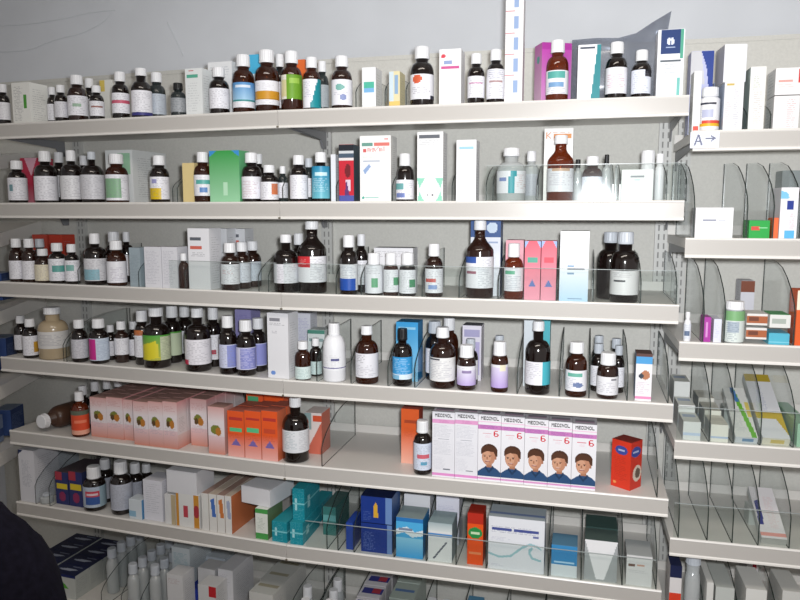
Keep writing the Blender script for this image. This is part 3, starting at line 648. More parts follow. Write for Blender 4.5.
carton('D', 523, 534, 320, 'narrow white box behind the dark teal-edged bottle', ('d4dce2',), d=.10)
carton('D', 540, 549, 320, 'narrow teal box behind the dark bottle', ('48b0bc',), d=.10)
bottle('D', 537.5, 321, 25, 'tall dark bottle with teal right edge on label', 'dk', lb(('r', .72, 0, 1, 1, '4cb4c4'), ('t', .08, .1, .65, .7, '90909c', 2)), l=(.14, .46), capw=.46, caph=.13)
bottle('D', 576, 342, 21, 'brown bottle with green word on white label', 'am', lb(('r', .2, .15, .8, .3, '6cb0a0'), ('e', .65, .7, .22, .12, '7080a8'), ('t', .1, .4, .6, .9, 'a0a8b8', 2)), l=(.12, .5), caph=.2, capw=.68)
bottle('D', 598, 336, 14, 'rearmost of a close file of dark bottles, left side', 'dk', lb(TX), d=.15, cap='cap_grey')
bottle('D', 598, 344, 15, 'pale-capped dark bottle left in the close cluster', 'dk', lb(TX), d=.10, cap='cap_grey')
bottle('D', 615.5, 339, 15, 'pale-capped dark bottle right rear of the cluster', 'dk', lb(TX), d=.15, cap='cap_grey')
bottle('D', 618, 346, 12, 'dark bottle right of the cluster in second row', 'dk', lb(TX), d=.095, cap='cap_grey')
bottle('D', 607.5, 353, 21, 'short dark bottle with white label in front of cluster', 'br', lb(('r', .6, .1, .9, .2, '888890'), ('t', .1, .3, .9, .9, '9c9ca8', 2), base='e4e4e8'), l=(.1, .5), caph=.26, capw=.72)
carton('D', 635, 651.5, 355, 'narrow box with brown top, blue band and portrait spot', ('e8e6ea', ('r', 0, 0, 1, .06, '5c3c38'), ('r', 0, .06, 1, .22, '4c9cd4'), ('e', .6, .45, .28, .1, 'b47858'), ('e', .35, .47, .14, .06, '38404c'), ('r', 0, .9, 1, .97, 'e090b8'), ('t', .1, .6, .9, .85, 'c0a8b8', 2)), side='7c8ca4', top='5c4440')
# ---- fifth shelf, left bay
bottle('E', 80.5, 392, 17, 'reddish bottle with orange-red label', 'orr', lb(('r', 0, .2, 1, .8, 'd85030'), ('r', 0, .82, 1, 1, 'e8a890'), ('r', 0, 0, 1, .18, '606858'), ('r', .2, .4, .8, .5, 'e88060'), base='d85030'), l=(.06, .6), style='std', capw=.5)
for k, (x, y, dd) in enumerate([(84, 386, .085), (96, 382, .13), (108, 380, .17), (119, 378, .2)]):
    bottle('E', x, y, 12, ['dark white-capped bottle right behind reddish bottle', 'dark white-capped bottle behind the pink boxes'][k > 0], 'dk', lb(TX), d=dd)
def pink(sh, xs, yt, look, rows, d=.02, pch=.052, face=True):
    for i, (a, b2) in enumerate(zip(xs, xs[1:])):
        pf = ('e6dcdf', ('g', 0, .3, 'd8a6a2', 'e8dcde'), ('g', .62, 1, 'e4c8cc', 'd08c7a'), ('e', .45, .43, .24, .1, '7a8038'), ('e', .62, .48, .17, .09, 'b87830'), ('e', .35, .48, .12, .07, '5c4428'), ('t', .1, .1, .9, .22, 'c07878', 2), ('t', .1, .58, .9, .72, 'b0a0b0', 2))
        o = carton(sh, a, b2, yt, look, pf, side=('dcd0d0', ('g', 0, .3, 'd89898', 'dcd0d0'), ('g', .7, 1, 'dcc4c0', 'd08878'), ('t', .2, .35, .8, .65, 'a09898', 2)), top='b08c84', d=d, dp=.05)  # top colour carries painted shade: browner and darker than the printed faces
        n = BAY[bay_of(sh, a)][2]
        for k in range(1, rows): dup(o, Vector((n.x, n.y, 0))*pch*k, look+' (rear rows)' if 0 else look.replace('front row', 'rows behind'), (a+b2)/2+k*6)
pink('E', [91, 107.3, 123.5], 398, 'pink box with fruit picture, front row, left end', 4, .035)
pink('E', [124.2, 133.6], 400, 'half-hidden pink box with fruit picture, front row', 4, .05)
pink('E', [134, 149, 163.7, 178], 402, 'pink box with fruit picture, front row, centre', 4, .012)
pink('E', [191, 207.5], 399, 'pink box with fruit picture, front row, far right', 4, .06)
carton('E', 208.5, 225, 407, 'single pink fruit box beside the orange boxes', ('e6dcdf', ('g', 0, .3, 'd8a6a2', 'e8dcde'), ('g', .62, 1, 'e4c8cc', 'd08c7a'), ('e', .45, .48, .3, .1, '7a8038'), ('e', .62, .52, .17, .09, 'b87830')), side='c89c94', top='b08c84', d=.014, dp=.05)  # same shade painted into this box's top colour
OG = lambda band: ('e45a28', ('g', .5, 1, 'e45a28', 'e8b0a8'), ('r', .1, .14, .9, .2, 'b83a34'), ('r', .12, .36, .88, .45, band), ('p', [(.5, .6), (.8, .75), (.2, .75)], '7868a8'), ('t', .1, .5, .9, .6, 'c04828', 2))
for k, (a, b2) in enumerate([(228, 244.5), (245, 261.5), (262, 278)]):
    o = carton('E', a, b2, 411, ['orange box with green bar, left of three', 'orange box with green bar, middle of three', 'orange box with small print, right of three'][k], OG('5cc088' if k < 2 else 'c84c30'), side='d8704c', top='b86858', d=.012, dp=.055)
    dup(o, BAY['L'][2].to_3d()*.058, 'orange box directly behind the front three', a+8)
carton('E', 247, 264, 394, 'orange box raised at back with white strip', ('e86034', ('r', 0, .3, 1, .6, 'e4dcd8'), ('r', .1, .05, .7, .2, '58b080')), d=.14, dp=.06)
carton('E', 265, 284, 394, 'plain bright orange box raised at the back', ('e85c28', ('r', .2, .2, .7, .3, 'b03828')), d=.14, dp=.06)
bottle('E', 292, 397, 27, 'large dark bottle with white label at the lip joint', 'dk', lb(('t', .1, .1, .5, .8, '88a0a8', 2), ('t', .55, .1, .95, .9, 'a8a8b0', 2), base='dcdee2'), l=(.17, .52), capw=.44, caph=.14, d=.022)
carton('E', 305, 322, 399, 'orange and white box leaning behind clear divider', ('e4d8d4', ('p', [(0, 1), (1, .2), (1, 1)], 'cc6c58'), ('r', .5, .05, 1, .2, 'd85838'), ('r', 0, 0, .4, .4, '90a8a8')), side='c86850', d=.10, dp=.07, h=.12)
carton('E', 401, 419, 409, 'orange box left of the small medicine bottle', ('e4622c', ('g', .4, 1, 'e4622c', 'ecb09c'), ('r', .2, .2, .9, .25, 'b04828'), ('t', .2, .35, .9, .5, 'c85030')), side='b8503c', top='a84838', d=.09, dp=.05)
bottle('E', 422.5, 420, 18, 'dark bottle with red word on pale label beside printed boxes', 'dk', lb(('r', .2, .42, .85, .55, 'd06070'), ('r', .4, .7, .7, .8, '58a0c0'), TX, base='d4dcec'), l=(.1, .6), caph=.22, capw=.66)
BOLD = lambda x, y, c: (('T', x, y, 'MEDINOL', c, 1), ('T', x+.013, y, 'MEDINOL', c, 1), ('T', x+.013, y+.009, 'MEDINOL', c, 1), ('T', x, y+.009, 'MEDINOL', c, 1))
BOY = ('e6e5ea', ('r', 0, .1, 1, .115, 'e8c0d8'), *BOLD(.12, .03, '14161c'), ('r', 0, .15, 1, .215, 'c47cb8'), ('t', .1, .16, .9, .21, '84449a', 2, .7, .6),
 ('T', .68, .235, '6', 'cc1c30', 2), ('T', .70, .235, '6', 'cc1c30', 2), ('r', .2, .275, .58, .285, 'd07888'), ('t', .3, .31, .6, .34, 'e0a0b0', 2),
 ('p', [(0, .93), (0, .86), (.2, .81), (.42, .765), (.6, .765), (.85, .81), (1, .86), (1, .93)], '2a4b74'),
 ('r', .38, .70, .62, .79, 'a8745a'), ('p', [(.34, .765), (.5, .84), (.66, .76), (.72, .79), (.5, .88), (.3, .80)], '1c3656'),
 ('e', .5, .54, .36, .105, '472a1c'), ('r', .78, .54, .86, .62, '472a1c'), ('e', .47, .63, .29, .13, 'bc866a'), ('e', .4, .64, .18, .1, 'cc9a7e'), ('p', [(.14, .6), (.16, .5), (.4, .46), (.8, .5), (.86, .62), (.76, .6), (.7, .555), (.4, .545), (.22, .575)], '50301f'), ('e', .78, .64, .05, .028, 'a8745c'),
 ('r', .25, .608, .36, .614, '4c3024'), ('r', .48, .608, .6, .614, '4c3024'), ('e', .3, .626, .04, .008, '2c1c18'), ('e', .53, .626, .04, .008, '2c1c18'), ('r', .39, .63, .43, .67, 'a06c50'), ('r', .32, .70, .54, .712, '94504a'), ('r', .36, .694, .5, .70, 'e4d0c8'),
 ('r', 0, .945, 1, .975, 'd494c4'))
BACK = ('e2e2e8', *BOLD(.12, .03, '14161c'), ('r', 0, .11, 1, .17, 'dc9cc8'), ('t', .3, .12, .8, .16, 'a85890', 2), ('t', .06, .2, .94, .38, '9094a4', 3, .8), ('r', .25, .41, .75, .42, '9094a0'), ('t', .06, .45, .94, .66, '9094a4', 3, .8), ('t', .06, .7, .6, .88, 'a8aab8', 3), ('r', .5, .87, .8, .885, '707480'), ('r', 0, .94, 1, .98, 'd88cc4'))
xs = [432, 454.5, 477.5, 500.5, 523.8, 547.3, 571, 595.5]
boyo = None
for k in range(7):
    look = 'white box with small text panel, left end of printed row' if k < 2 else 'white box with boy portrait and red number 6'
    b_ = carton('E', xs[k], xs[k+1], [412, 413, 415, 417, 419.5, 422, 424.5][k], look, BACK if k < 2 else BOY, side=('e4e2e8', ('r', 0, .94, 1, .98, 'd88cc4')), top=('c8c6cc', ('r', .1, .3, .9, .6, '8c8890'), ('r', .1, .6, .9, .7, 'c89ab8')), d=.014, dp=.056, res=.00115)
    for q in (1, 2): dup(b_, BAY['M'][2].to_3d()*.0585*q, ['white box of the second row behind the portrait boxes', 'white box of the third row behind the portrait boxes'][q-1], xs[k]+10)
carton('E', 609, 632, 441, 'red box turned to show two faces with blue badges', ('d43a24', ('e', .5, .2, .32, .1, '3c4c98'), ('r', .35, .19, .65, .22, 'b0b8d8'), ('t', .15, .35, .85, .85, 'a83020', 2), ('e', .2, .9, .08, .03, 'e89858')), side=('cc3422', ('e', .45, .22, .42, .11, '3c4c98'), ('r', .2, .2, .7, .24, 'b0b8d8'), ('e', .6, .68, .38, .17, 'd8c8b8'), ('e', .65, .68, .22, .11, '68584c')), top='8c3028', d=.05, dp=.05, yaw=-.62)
# ---- sixth shelf, left bay
o = carton('F', 20.5, 36, 450, 'tall white box with navy corner at left end', ('dcdce2', ('p', [(0, 0), (.3, 0), (0, .1)], '28345c'), ('t', .2, .2, .8, .7, '9098a4', 2)), d=.012, dp=.10)
carton('F', 41, 49, 452, 'slim white box behind the leftmost divider', ('d4d8e0', ('p', [(0, 0), (.6, 0), (0, .14)], '28345c')), d=.06, dp=.14)
bottle('F', 46.5, 487, 13, 'small light blue pouch-like tub by the divider', 'cl', None, d=.02, cat='tub', name='small_tub', H=.03, cap='cap_grey')
for k, (a, b2) in enumerate([(56, 69), (69.5, 83)]):
    carton('F', a, b2, 472, ['small navy box with yellow and red print, left', 'small navy box with yellow and red print, right'][k], ('2c3468', ('r', .0, 0, .5, .25, 'a83848'), ('r', .1, .36, .9, .52, 'd8c030'), ('e', .5, .75, .25, .15, '8c3058')), side='2c3458', top='4a4048', d=.03, dp=.13)
bottle('F', 94.5, 466, 22, 'dark bottle with red and blue label and tall cap', 'dk', lb(('r', .1, .2, .7, .5, 'c84858'), ('r', .1, .5, .7, .85, '3c5c9c'), ('r', .75, 0, 1, 1, '9cb4c0'), ('r', .15, .3, .65, .4, 'e0c8d0'), base='b8c4d4'), l=(.1, .58), caph=.27, capw=.6)
for k, (x, y, w_, dd) in enumerate([(106, 459, 16, .075), (122, 461, 21, .045), (136, 463, 16, .095), (147, 464, 14, .14)]):
    bottle('F', x, y, w_, ['dark bottle behind red and blue label one', 'dark bottle with wide pale striped label', 'dark bottle half hidden right of striped label', 'dark bottle farthest back by white boxes'][k], 'dk', lb(TX, base='b8bcc8'), d=dd, caph=.23, capw=.6, l=(.1, .6))
carton('F', 129, 142, 500, 'tiny white and blue carton in front of bottles', ('d4dce2', ('r', 0, .6, .5, .9, '90b8d0')), side='4c84b0', d=.012, dp=.04)
carton('F', 144, 163, 481, 'white box with faint text beside picture boxes', ('dcdce4', ('t', .15, .1, .9, .8, 'a8acb4', 3)), d=.02, dp=.07)
BERRY = ('dcdcda', ('r', .18, 0, .42, 1, 'c88c38'), ('e', .3, .5, .14, .2, 'a83840'), ('e', .3, .85, .14, .12, 'b03c38'), ('r', .5, .1, .95, .9, 'dcd4d4'), ('r', .65, .3, .78, .7, 'b84450'))
carton('F', 165, 176, 495, 'white box with orange stripe, left of picture boxes', ('d8d8d8', ('r', .6, 0, 1, 1, 'b8a888')), d=.014, dp=.06)
carton('F', 176.5, 200, 495, 'box with orange fruit stripes', ('dcdcda', ('r', 0, 0, .12, 1, 'c88c38'), ('r', .75, 0, .98, 1, 'c88c38'), ('e', .86, .5, .12, .2, 'a83840'), ('r', .3, .35, .5, .7, 'b84450')), d=.014, dp=.06)
carton('F', 168, 198, 472, 'plain white carton lying on the fruit boxes', 'd8d8dc', yb=494.5, d=.014, dp=.09)
for k, (a, b2, c1) in enumerate([(202, 209, 'dcdcd8'), (209.5, 217, '4870b8'), (217.5, 225, 'c87840'), (225.5, 232, 'a0a8c0')]):
    carton('F', a, b2, [494, 495, 496, 497][k], ['thin cream carton on edge', 'thin carton on edge with blue stripe', 'thin carton on edge with orange stripe', 'thin carton on edge with grey stripe'][k], ('dcdad6', ('p', [(.2, .15), (.7, .1), (.9, .6), (.4, .6)], c1)), side=('c07048' if k == 3 else 'd4d0c8'), top='c8b8a8' if k % 2 else 'a88c80', d=.012, dp=.17)
carton('F', 255.5, 268, 510, 'small white box with green bands', ('e0e4dc', ('r', 0, 0, 1, .14, '4c9c50'), ('r', 0, .8, 1, 1, '4c9c50'), ('t', .2, .3, .8, .7, '8c9c8c', 2)), side='68805c', d=.012, dp=.09)
carton('F', 241, 272, 489, 'white carton laid across the narrow boxes', 'dcdce0', yb=506, d=.03, dp=.12, yaw=-.12)
TEAL = ('1c8c9c', ('r', .2, .3, .35, .7, 'a8d8dc'), ('t', 0, 0, 1, 1, '68b8c4', 2, .4), ('r', 0, .45, 1, .5, '7cc8d0'))
carton('F', 272, 287, 523, 'teal packet lying flat, lower left', TEAL, side=TEAL, top='2c98a4', d=.012, dp=.13)
# ---- sixth shelf, middle bay
carton('F', 290, 303, 524, 'teal packet lying flat, lower right', TEAL, side=TEAL, top='2c98a4', d=.02, dp=.13)
carton('F', 293, 305, 490, 'teal packet standing on the flat packets', TEAL, side=TEAL, top='2c98a4', yb=522, d=.03, dp=.12)
carton('F', 307, 319, 507, 'teal packet farther back beside divider', TEAL, side=TEAL, top='2c98a4', d=.09, dp=.12)
carton('F', 323, 336, 508, 'dark teal carton seen through dividers', ('407c78', ('r', .0, .3, 1, .5, '68a8a8')), top='50706c', d=.09, dp=.12)
carton('F', 346, 353, 524, 'narrow navy carton beside the navy boxes', ('2848a0',), d=.02, dp=.08)
NV = ('1c3888', ('r', .8, 0, 1, 1, '6c8cc0'), ('p', [(.42, .35), (.48, .2), (.54, .35), (.56, .8), (.4, .8)], 'd8a838'), ('t', .1, .6, .35, .9, '5c74b4', 2))
NV2 = ('1c3888', ('r', .85, 0, 1, 1, '6c8cc0'), ('t', .1, .3, .5, .9, '8498d0', 2, .6))
carton('F', 361, 392, 525, 'navy box with pale print under another navy box', NV2, side='406098', top='142048', d=.02, dp=.09)
carton('F', 361, 392, 498, 'navy box with gold figure stacked on navy box', NV, side='406098', top='142048', yb=524.5, d=.02, dp=.09)
carton('F', 396, 423, 519, 'light blue box with white wave', ('50b0e4', ('g', .5, 1, '90d0ec', '38a0dc'), ('p', [(0, .3), (.4, .22), (.7, .34), (1, .28), (1, .42), (.6, .48), (.3, .36), (0, .44)], 'e0ecf0'), ('r', 0, 0, 1, .1, '2c78bc'), ('r', .1, .27, .6, .32, '808ca4')), side='3888c0', top='8c9c9c', d=.014, dp=.08)
carton('F', 404, 430, 496, 'white box standing tall behind light blue box', ('dcdee2', ('r', .1, .5, .9, .55, 'a8b4c0')), d=.11, dp=.06)
carton('F', 428, 452, 524, 'white box with blue line and dark diagonal stroke', ('e0e2e2', ('g', 0, .2, 'a8b8bc', 'd4dcdc'), ('r', 0, .28, 1, .36, '5890cc'), ('p', [(.2, .92), (.25, .95), (.8, .5), (.75, .47)], '606470')), side='8ca4ac', top='90a4a8', d=.014, dp=.08)
carton('F', 436, 459, 497, 'white box with faint columns behind blue-line box', ('dfe0ec', ('t', .1, .2, .9, .8, 'b4b8d0', 2)), d=.12, dp=.06)
carton('F', 467, 483, 514, 'tall orange box with green oval', ('e8541c', ('r', 0, 0, 1, .2, 'b82c1c'), ('e', .5, .38, .44, .11, '2c8c48'), ('r', .2, .36, .8, .4, 'c8e0b8'), ('r', .1, .75, .9, .8, 'e88858')), side='c04018', top='9c2818', d=.02, dp=.06)
carton('F', 488, 544, 519, 'large white box with blue title and teal wave line', ('e4e6ec', ('r', .06, .2, .42, .25, '4c5898'), ('r', .46, .2, .9, .25, '4c5898'), ('t', .06, .18, .9, .28, '383f80', 2, .6), ('r', .8, .31, .9, .34, '6c74a8'), ('t', .06, .38, .4, .44, 'b0b4c8', 2),
  ('p', [(0, .68), (.2, .74), (.4, .7), (.6, .52), (.75, .44), (.9, .48), (.96, .56), (.88, .52), (.76, .48), (.6, .57), (.42, .74), (.2, .78), (0, .72)], '9cc4cc'), ('p', [(.72, .56), (.78, .5), (.8, .54), (.76, .62), (.8, .7), (.95, .74), (.95, .78), (.78, .74), (.72, .64)], '9cc4cc'), ('t', .06, .9, .3, .93, 'b0b4c8', 2)), top=('a4aeb4', ('r', .0, .6, 1, .75, '7484a8')), d=.012, dp=.08, res=.0018)
carton('F', 551, 577, 546, 'low blue and white box in the clear bin', ('3c8cc4', ('r', 0, .62, 1, 1, 'dce4e8'), ('r', .1, .52, .9, .56, 'b0d8f0')), top='5c88a4', d=.014, dp=.07)
carton('F', 584, 617, 541, 'white folded box with triangular flap in clear bin', ('a8acae', ('p', [(0, 0), (1, 0), (.62, .95), (.36, .95)], 'ececee')), top='4c5c58', d=.014, dp=.07)
carton('F', 585, 617, 528, 'dark teal carton lying behind the folded box', ('3c5450', ('r', 0, .5, 1, .7, '8cc')) if 0 else ('3c5450',), d=.11, dp=.08)
carton('F', 626, 652, 556, 'low white box with brown word at the right end', ('dcdcdc', ('r', .08, .28, .35, .36, '705850'), ('r', .4, .28, .7, .34, 'c8a090'), ('t', .08, .5, .9, .56, 'a8a8ac', 2)), top='b0b4b4', d=.014, dp=.09)
# ---- bottom shelf
NP = ('1a2348', ('t', 0, 0, 1, 1, '0c1020', 3, .5), ('p', [(.15, .5), (.45, .38), (.85, .42), (.6, .6), (.3, .62)], 'aab2c4'), ('r', .5, .15, .85, .22, '7c849c'))
FR = ('c4c8c4', ('r', 0, 0, 1, .12, '1c2860'), ('p', [(.5, .3), (.75, .6), (.25, .6)], '58a83c'))
for j, (a, b2) in enumerate([(49, 76), (21, 48)]):
    o = carton('G', a, b2, 574-j*6, ['white carton with dark navy lid and green triangle, front of pack', 'white carton with dark navy lid, front left of pack'][j], FR, side=('b8bcb8', ('t', .1, .2, .9, .8, '80868a', 3)), top=NP, d=.02, dp=.062)
    for q in range(1, 4): dup(o, BAY['L'][2].to_3d()*.0635*q, 'white carton with dark navy lid, in the rows behind', a+q)
for x, dd, nn in ((113, .10, 4), (134, .035, 5), (156, .05, 5)):
    u_ = u_at('L', x, dd, ZS['G']+.06)
    for k in range(nn):
        d_ = dd+k*.046; q = W('L', u_, d_, ZS['G']+.04)
        bottle('G', proj(q.x, q.y, q.z-CAMZ)[0], 0, 12, 'small pale translucent bottle with blue-grey cap', 'cl', None, d=d_, H=.15, caph=.2, capw=.74, cap='cap_grey')
carton('G', 168, 184, 575, 'white box with blue spot beside the pale bottles', ('d8d8da', ('e', .75, .7, .25, .1, '4c9cd0'), ('t', .1, .1, .8, .2, 'b09090', 2)), d=.02, dp=.06)
carton('G', 172, 190, 548, 'tall white carton with teal word at the back', ('ccd4d8', ('t', .1, .1, .9, .3, '58a0ac', 2)), d=.13, dp=.12)
carton('G', 187, 200, 590, 'deep blue carton among white ones', ('2038a0', ('e', .4, .5, .2, .3, '98a8d8')), d=.06, dp=.06)
carton('G', 199, 216, 569, 'white and grey carton behind the red-cornered one', ('ccccce', ('r', 0, .4, 1, .5, 'b0a8a8')), d=.10, dp=.06)
carton('G', 199, 217, 586, 'white carton with red corner', ('d4d4d4', ('r', .6, 0, 1, .25, 'c02830')), d=.02, dp=.06)
carton('G', 219, 234, 570, 'white carton upright in a divider slot', ('d4d4d8', ('t', .1, .1, .8, .3, 'a8a8b0', 2)), d=.07, dp=.12)
carton('G', 207, 226, 558, 'white carton with blue edge far back', ('c4ccd4', ('r', 0, .1, 1, .2, '5878b8')), d=.2, dp=.06)
for k in range(3):
    carton('G', 250+k*11, 274+k*11, 0, 'pale lying carton with buff stripe', ('c8c8c4',), top=('c0c2be', ('r', .1, .3, .9, .5, '9c9884')), d=.012+k*.078, dp=.075, h=.145-.004*k)
for k, (x, dd) in enumerate([(306, .03), (308, .1), (330, .04), (334, .10), (338, .16), (428, .05), (442, .05), (432, .12), (446, .12)]):
    bottle('G', x, 0, 13, 'small clear bottle with pale cap in middle bay', 'cl', None, d=dd, H=.14, caph=.25, capw=.7)
for k in range(4):
    carton('G', 350+k*7, 373+k*6.5, 0, 'flat white carton with navy and red stripes', ('d8d4d8',), top=('d4d2d8', ('r', .1, .2, 1, .65, '383c88'), ('r', .55, .2, .9, .6, 'b03848')), d=.012+k*.07, dp=.067, h=.14)
    if k < 3: carton('G', 381+k*8, 406+k*7, 0, 'flat grey-green carton with blue stripe', ('b4c0b8',), top=('a8b4ac', ('r', .1, .4, .9, .55, '5878a8')), d=.012+k*.095, dp=.09, h=.135)
for k, (a, b2, c1) in enumerate([(464, 480, '5c90b0'), (502, 520, '283c70'), (524, 538, '8c94a0'), (545, 575, 'c8ccd0'), (594, 625, 'b4b8bc')]):
    carton('G', a, b2, 0, ['blue-grey carton below the orange box', 'navy carton below the wave box', 'grey carton right of the navy one', 'white carton near the middle bay right end', 'pale grey carton at the middle bay right end'][k], (c1, ('t', .1, .2, .9, .5, 'd0d4d8', 2)), d=.05, dp=.08, h=.16)
# ---- right rack top shelf
carton('RA', 688, 711, 50, 'lilac-white box with navy curve at its corner', ('b8bcdc', ('p', [(.45, 0), (1, 0), (1, 1), (.85, .5), (.7, .2)], '28408c'), ('p', [(0, 0), (.45, 0), (.65, .4), (0, .4)], 'c8c8cc')), d=.07, dp=.05)
carton('RA', 692, 700, 70, 'narrow white box with red star at foot', ('e0e2e0', ('r', .2, .9, .8, .98, 'd85040'), ('t', .2, .2, .8, .6, 'a8b0b8', 2)), d=.012, dp=.05)
bottle('RA', 708.5, 87, 19, 'white plastic jar with yellow and red foot stripes', 'wh', ('e9e8ea', ('r', .05, .12, .8, .2, '383a48'), ('r', 0, .8, 1, .9, 'e0b030'), ('r', .2, .7, 1, .8, 'd85040'), ('r', .2, .35, .7, .6, 'b8bcd4')), l=(.06, .74), style='jar', capw=.85)
carton('RA', 723, 742.5, 82, 'white carton with red print under a plain carton', ('e4e2e4', ('r', .1, .02, .5, .06, 'c8b060'), ('t', .5, .15, .8, .9, '9094a4', 2), ('t', .1, .4, .4, .9, 'd8a0a8', 2)), side='b0bccc', d=.012, dp=.07)
carton('RA', 720, 743, 44, 'plain white carton stacked on printed carton', 'e6e8ee', yb=81, d=.012, dp=.07, side='a8a8ac', yaw=.08)
carton('RA', 712, 719, 82, 'slim blue-grey carton behind the white jar', ('8c9cb8',), d=.08, dp=.05)
carton('RA', 748, 764, 67, 'white carton with faint column of print', ('e4e4e0', ('t', .25, .15, .7, .35, '90a090', 2), ('t', .3, .4, .9, .9, 'b0a4a8', 2)), side='98a8a4', d=.012, dp=.07)
carton('RA', 773, 799, 97, 'white carton with pink print, lower of two', ('e6e4e4', ('t', .55, .1, .9, .9, 'c08890', 2), ('t', .1, .3, .4, .9, 'd8d0d0', 2)), d=.012, dp=.07)
carton('RA', 773, 803, 69, 'white carton with red square corner, upper of two', ('e8e6e6', ('r', .78, .05, 1, .55, 'd83c34'), ('r', .12, .45, .6, .52, 'd8a098'), ('t', .1, .6, .7, .75, 'd8b0a8', 2)), yb=96, d=.012, dp=.07)
# second
carton('RB', 695, 733, 207, 'white dispenser box with patterned top', ('e9e8ea', ('r', .2, .38, .55, .45, '9498a8'), ('r', .6, .4, .8, .44, 'b8bcc8'), ('r', 0, .62, 1, .63, 'c8c8cc')), top=('d0ccc4', ('r', .2, .2, .8, .35, 'a09c90'), ('e', .3, .6, .12, .15, '706c64'), ('e', .65, .6, .12, .15, '706c64')), d=.02, dp=.06)
carton('RB', 749, 770, 221, 'low bright green box with red word', ('28a044', ('r', .12, .3, .5, .5, 'd04c40'), ('r', .5, .35, .9, .42, '90d8a0')), top='58706c', d=.02, dp=.06)
carton('RB', 779, 797, 189, 'tall white box with navy and sky blue marks', ('e8e6ea', ('p', [(0, .05), (.4, .1), (.5, .2), (0, .22)], '7cc0e0'), ('r', .35, .25, .75, .42, '24388c'), ('r', .3, .82, .9, 1, '5cb0e0'), ('t', .6, .5, .9, .8, 'c09098', 2)), side='d4d4d8', d=.02, dp=.09)
carton('RB', 773, 778.5, 219, 'thin orange strip carton beside tall box', ('e86c3c',), d=.02, dp=.05)
carton('RB', 779, 803, 172, 'grey carton at the back behind tall box', ('8c9494',), d=.2, dp=.06)
# third
bottle('RC', 687.5, 311, 7, 'thin white tube with dark foot by the rack end', 'wh', ('d8dce4', ('r', .2, .5, .8, .8, '60708c')), l=(.1, .6), d=.02)
carton('RC', 703.5, 711, 317, 'small magenta carton', ('a8389c', ('r', .3, .2, .6, .8, 'd490cc')), d=.02, dp=.05)
carton('RC', 713.5, 721.5, 319, 'slim white carton left of the green jar', ('d8dae8', ('t', .2, .2, .8, .8, 'b0b4cc', 2)), d=.02, dp=.07)
bottle('RC', 734, 301, 19, 'green and white jar with a broad white lid', 'cl', ('d4dcd8', ('r', 0, 0, 1, .3, '7cac78'), ('r', .15, .35, .7, .7, 'a8b4c0'), ('t', .15, .4, .7, .95, '68788c', 2)), l=(.04, .78), style='jar', capw=.92)
for k in range(2):
    carton('RC', 746, 767, 0, ['flat white and brown carton, lower of two', 'flat white and brown carton, upper of two'][k], ('dcd8d4', ('r', 0, 0, 1, .12, 'e0dcdc'), ('r', 0, .15, 1, .8, 'a8603c'), ('r', .1, .3, .6, .6, '704030')), top='dcdcd8', d=.02, dp=.07, h=.026, yb=(340 if k == 0 else 326))
carton('RC', 739, 753, 268, 'tall carton with brown lid in back', ('d4d4dc', ('r', 0, 0, 1, .22, '7c4430')), d=.2, dp=.06, h=.13)
carton('RC', 769, 790, 0, 'flat turquoise carton under green-topped one', ('54b0c8', ('r', 0, .7, 1, .8, '80c8d8')), d=.02, dp=.07, h=.026)
carton('RC', 769, 790, 0, 'flat white carton with green lid', ('dcdcd8', ('r', .1, .3, .8, .7, 'a8b0a8')), top='30944c', d=.02, dp=.07, h=.03, yb=329)
carton('RC', 795, 812, 292, 'orange and cream box at the picture edge', ('e0602c', ('r', 0, 0, 1, .35, 'ece4d0')), d=.02, dp=.06)
# fourth: flat cartons lying in files
n = BAY['R'][2].to_3d()
def fx(px, d): return (px-588)*1.55/(1.55+d)+588
def lean(sh, x0, x1, look, top, fr, d, ln, hh, ang):
    '''a flat carton whose rear end rests on a standing one'''
    sup = d+ln*math.cos(ang)*.72
    carton(sh, fx(x0+1, sup), fx(x1-1, sup), 0, look+' (carton under its rear end)' if 0 else 'pale carton under the rear end of a leaning carton', 'c8ccc8', d=sup, dp=.05, h=(sup-d-.001)*math.tan(ang)-.004)
    FPs = FP[sh]; keep = FPs[:]; FP[sh] = []
    o = carton(sh, x0, x1, 0, look, fr, side='c4c8c8', top=top, d=d+hh*math.sin(ang), dp=ln, h=hh)
    FP[sh] = keep+FP[sh]; o.rotation_euler[0] = ang; return o
for q, (hh, dd) in enumerate([(.045, .015), (.062, .105), (.10, .20)]):
    carton('RD', fx(684, dd), fx(702, dd), 0, ['low white carton with pale blue foot band, first file', 'white carton with blue-grey top, first file', 'tall blue-grey topped carton at back of first file'][q], ('d4d6d4', ('r', 0, .6, 1, .75, 'b4c4d8')), side='c0c4c4', top=('d4d6d0', ('r', .1, .2, .9, .5, '98a8c0')), d=dd, dp=.085, h=hh)
for q, (hh, dd) in enumerate([(.042, .015), (.052, .105), (.06, .20)]):
    carton('RD', fx(712, dd), fx(730, dd), 0, ['low cream carton with blue foot line, second file', 'cream carton in the middle of second file', 'grey carton at back of second file'][q], ('dcdad0', ('r', 0, .7, 1, .8, 'a8b8d0')), side='c0c4c4', top=('dcd8cc', ('r', .1, .3, .9, .6, 'ccc8bc')), d=dd, dp=.085, h=hh)
lean('RD', 735, 758, 'leaning white carton with green and blue stripes, third file', ('dcdcd8', ('p', [(.75, 1), (.98, 1), (.5, 0), (.3, 0)], '6cb43c'), ('p', [(.3, 0), (.5, 0), (.6, .3), (.4, .3)], '4878b0'), ('r', .8, .3, 1, .6, 'd8c468'), ('t', .1, .4, .6, .9, 'a8b0b8', 2)), ('c8ccd0', ('r', .3, .2, .8, .8, '6c8cac')), .014, .19, .018, .42)
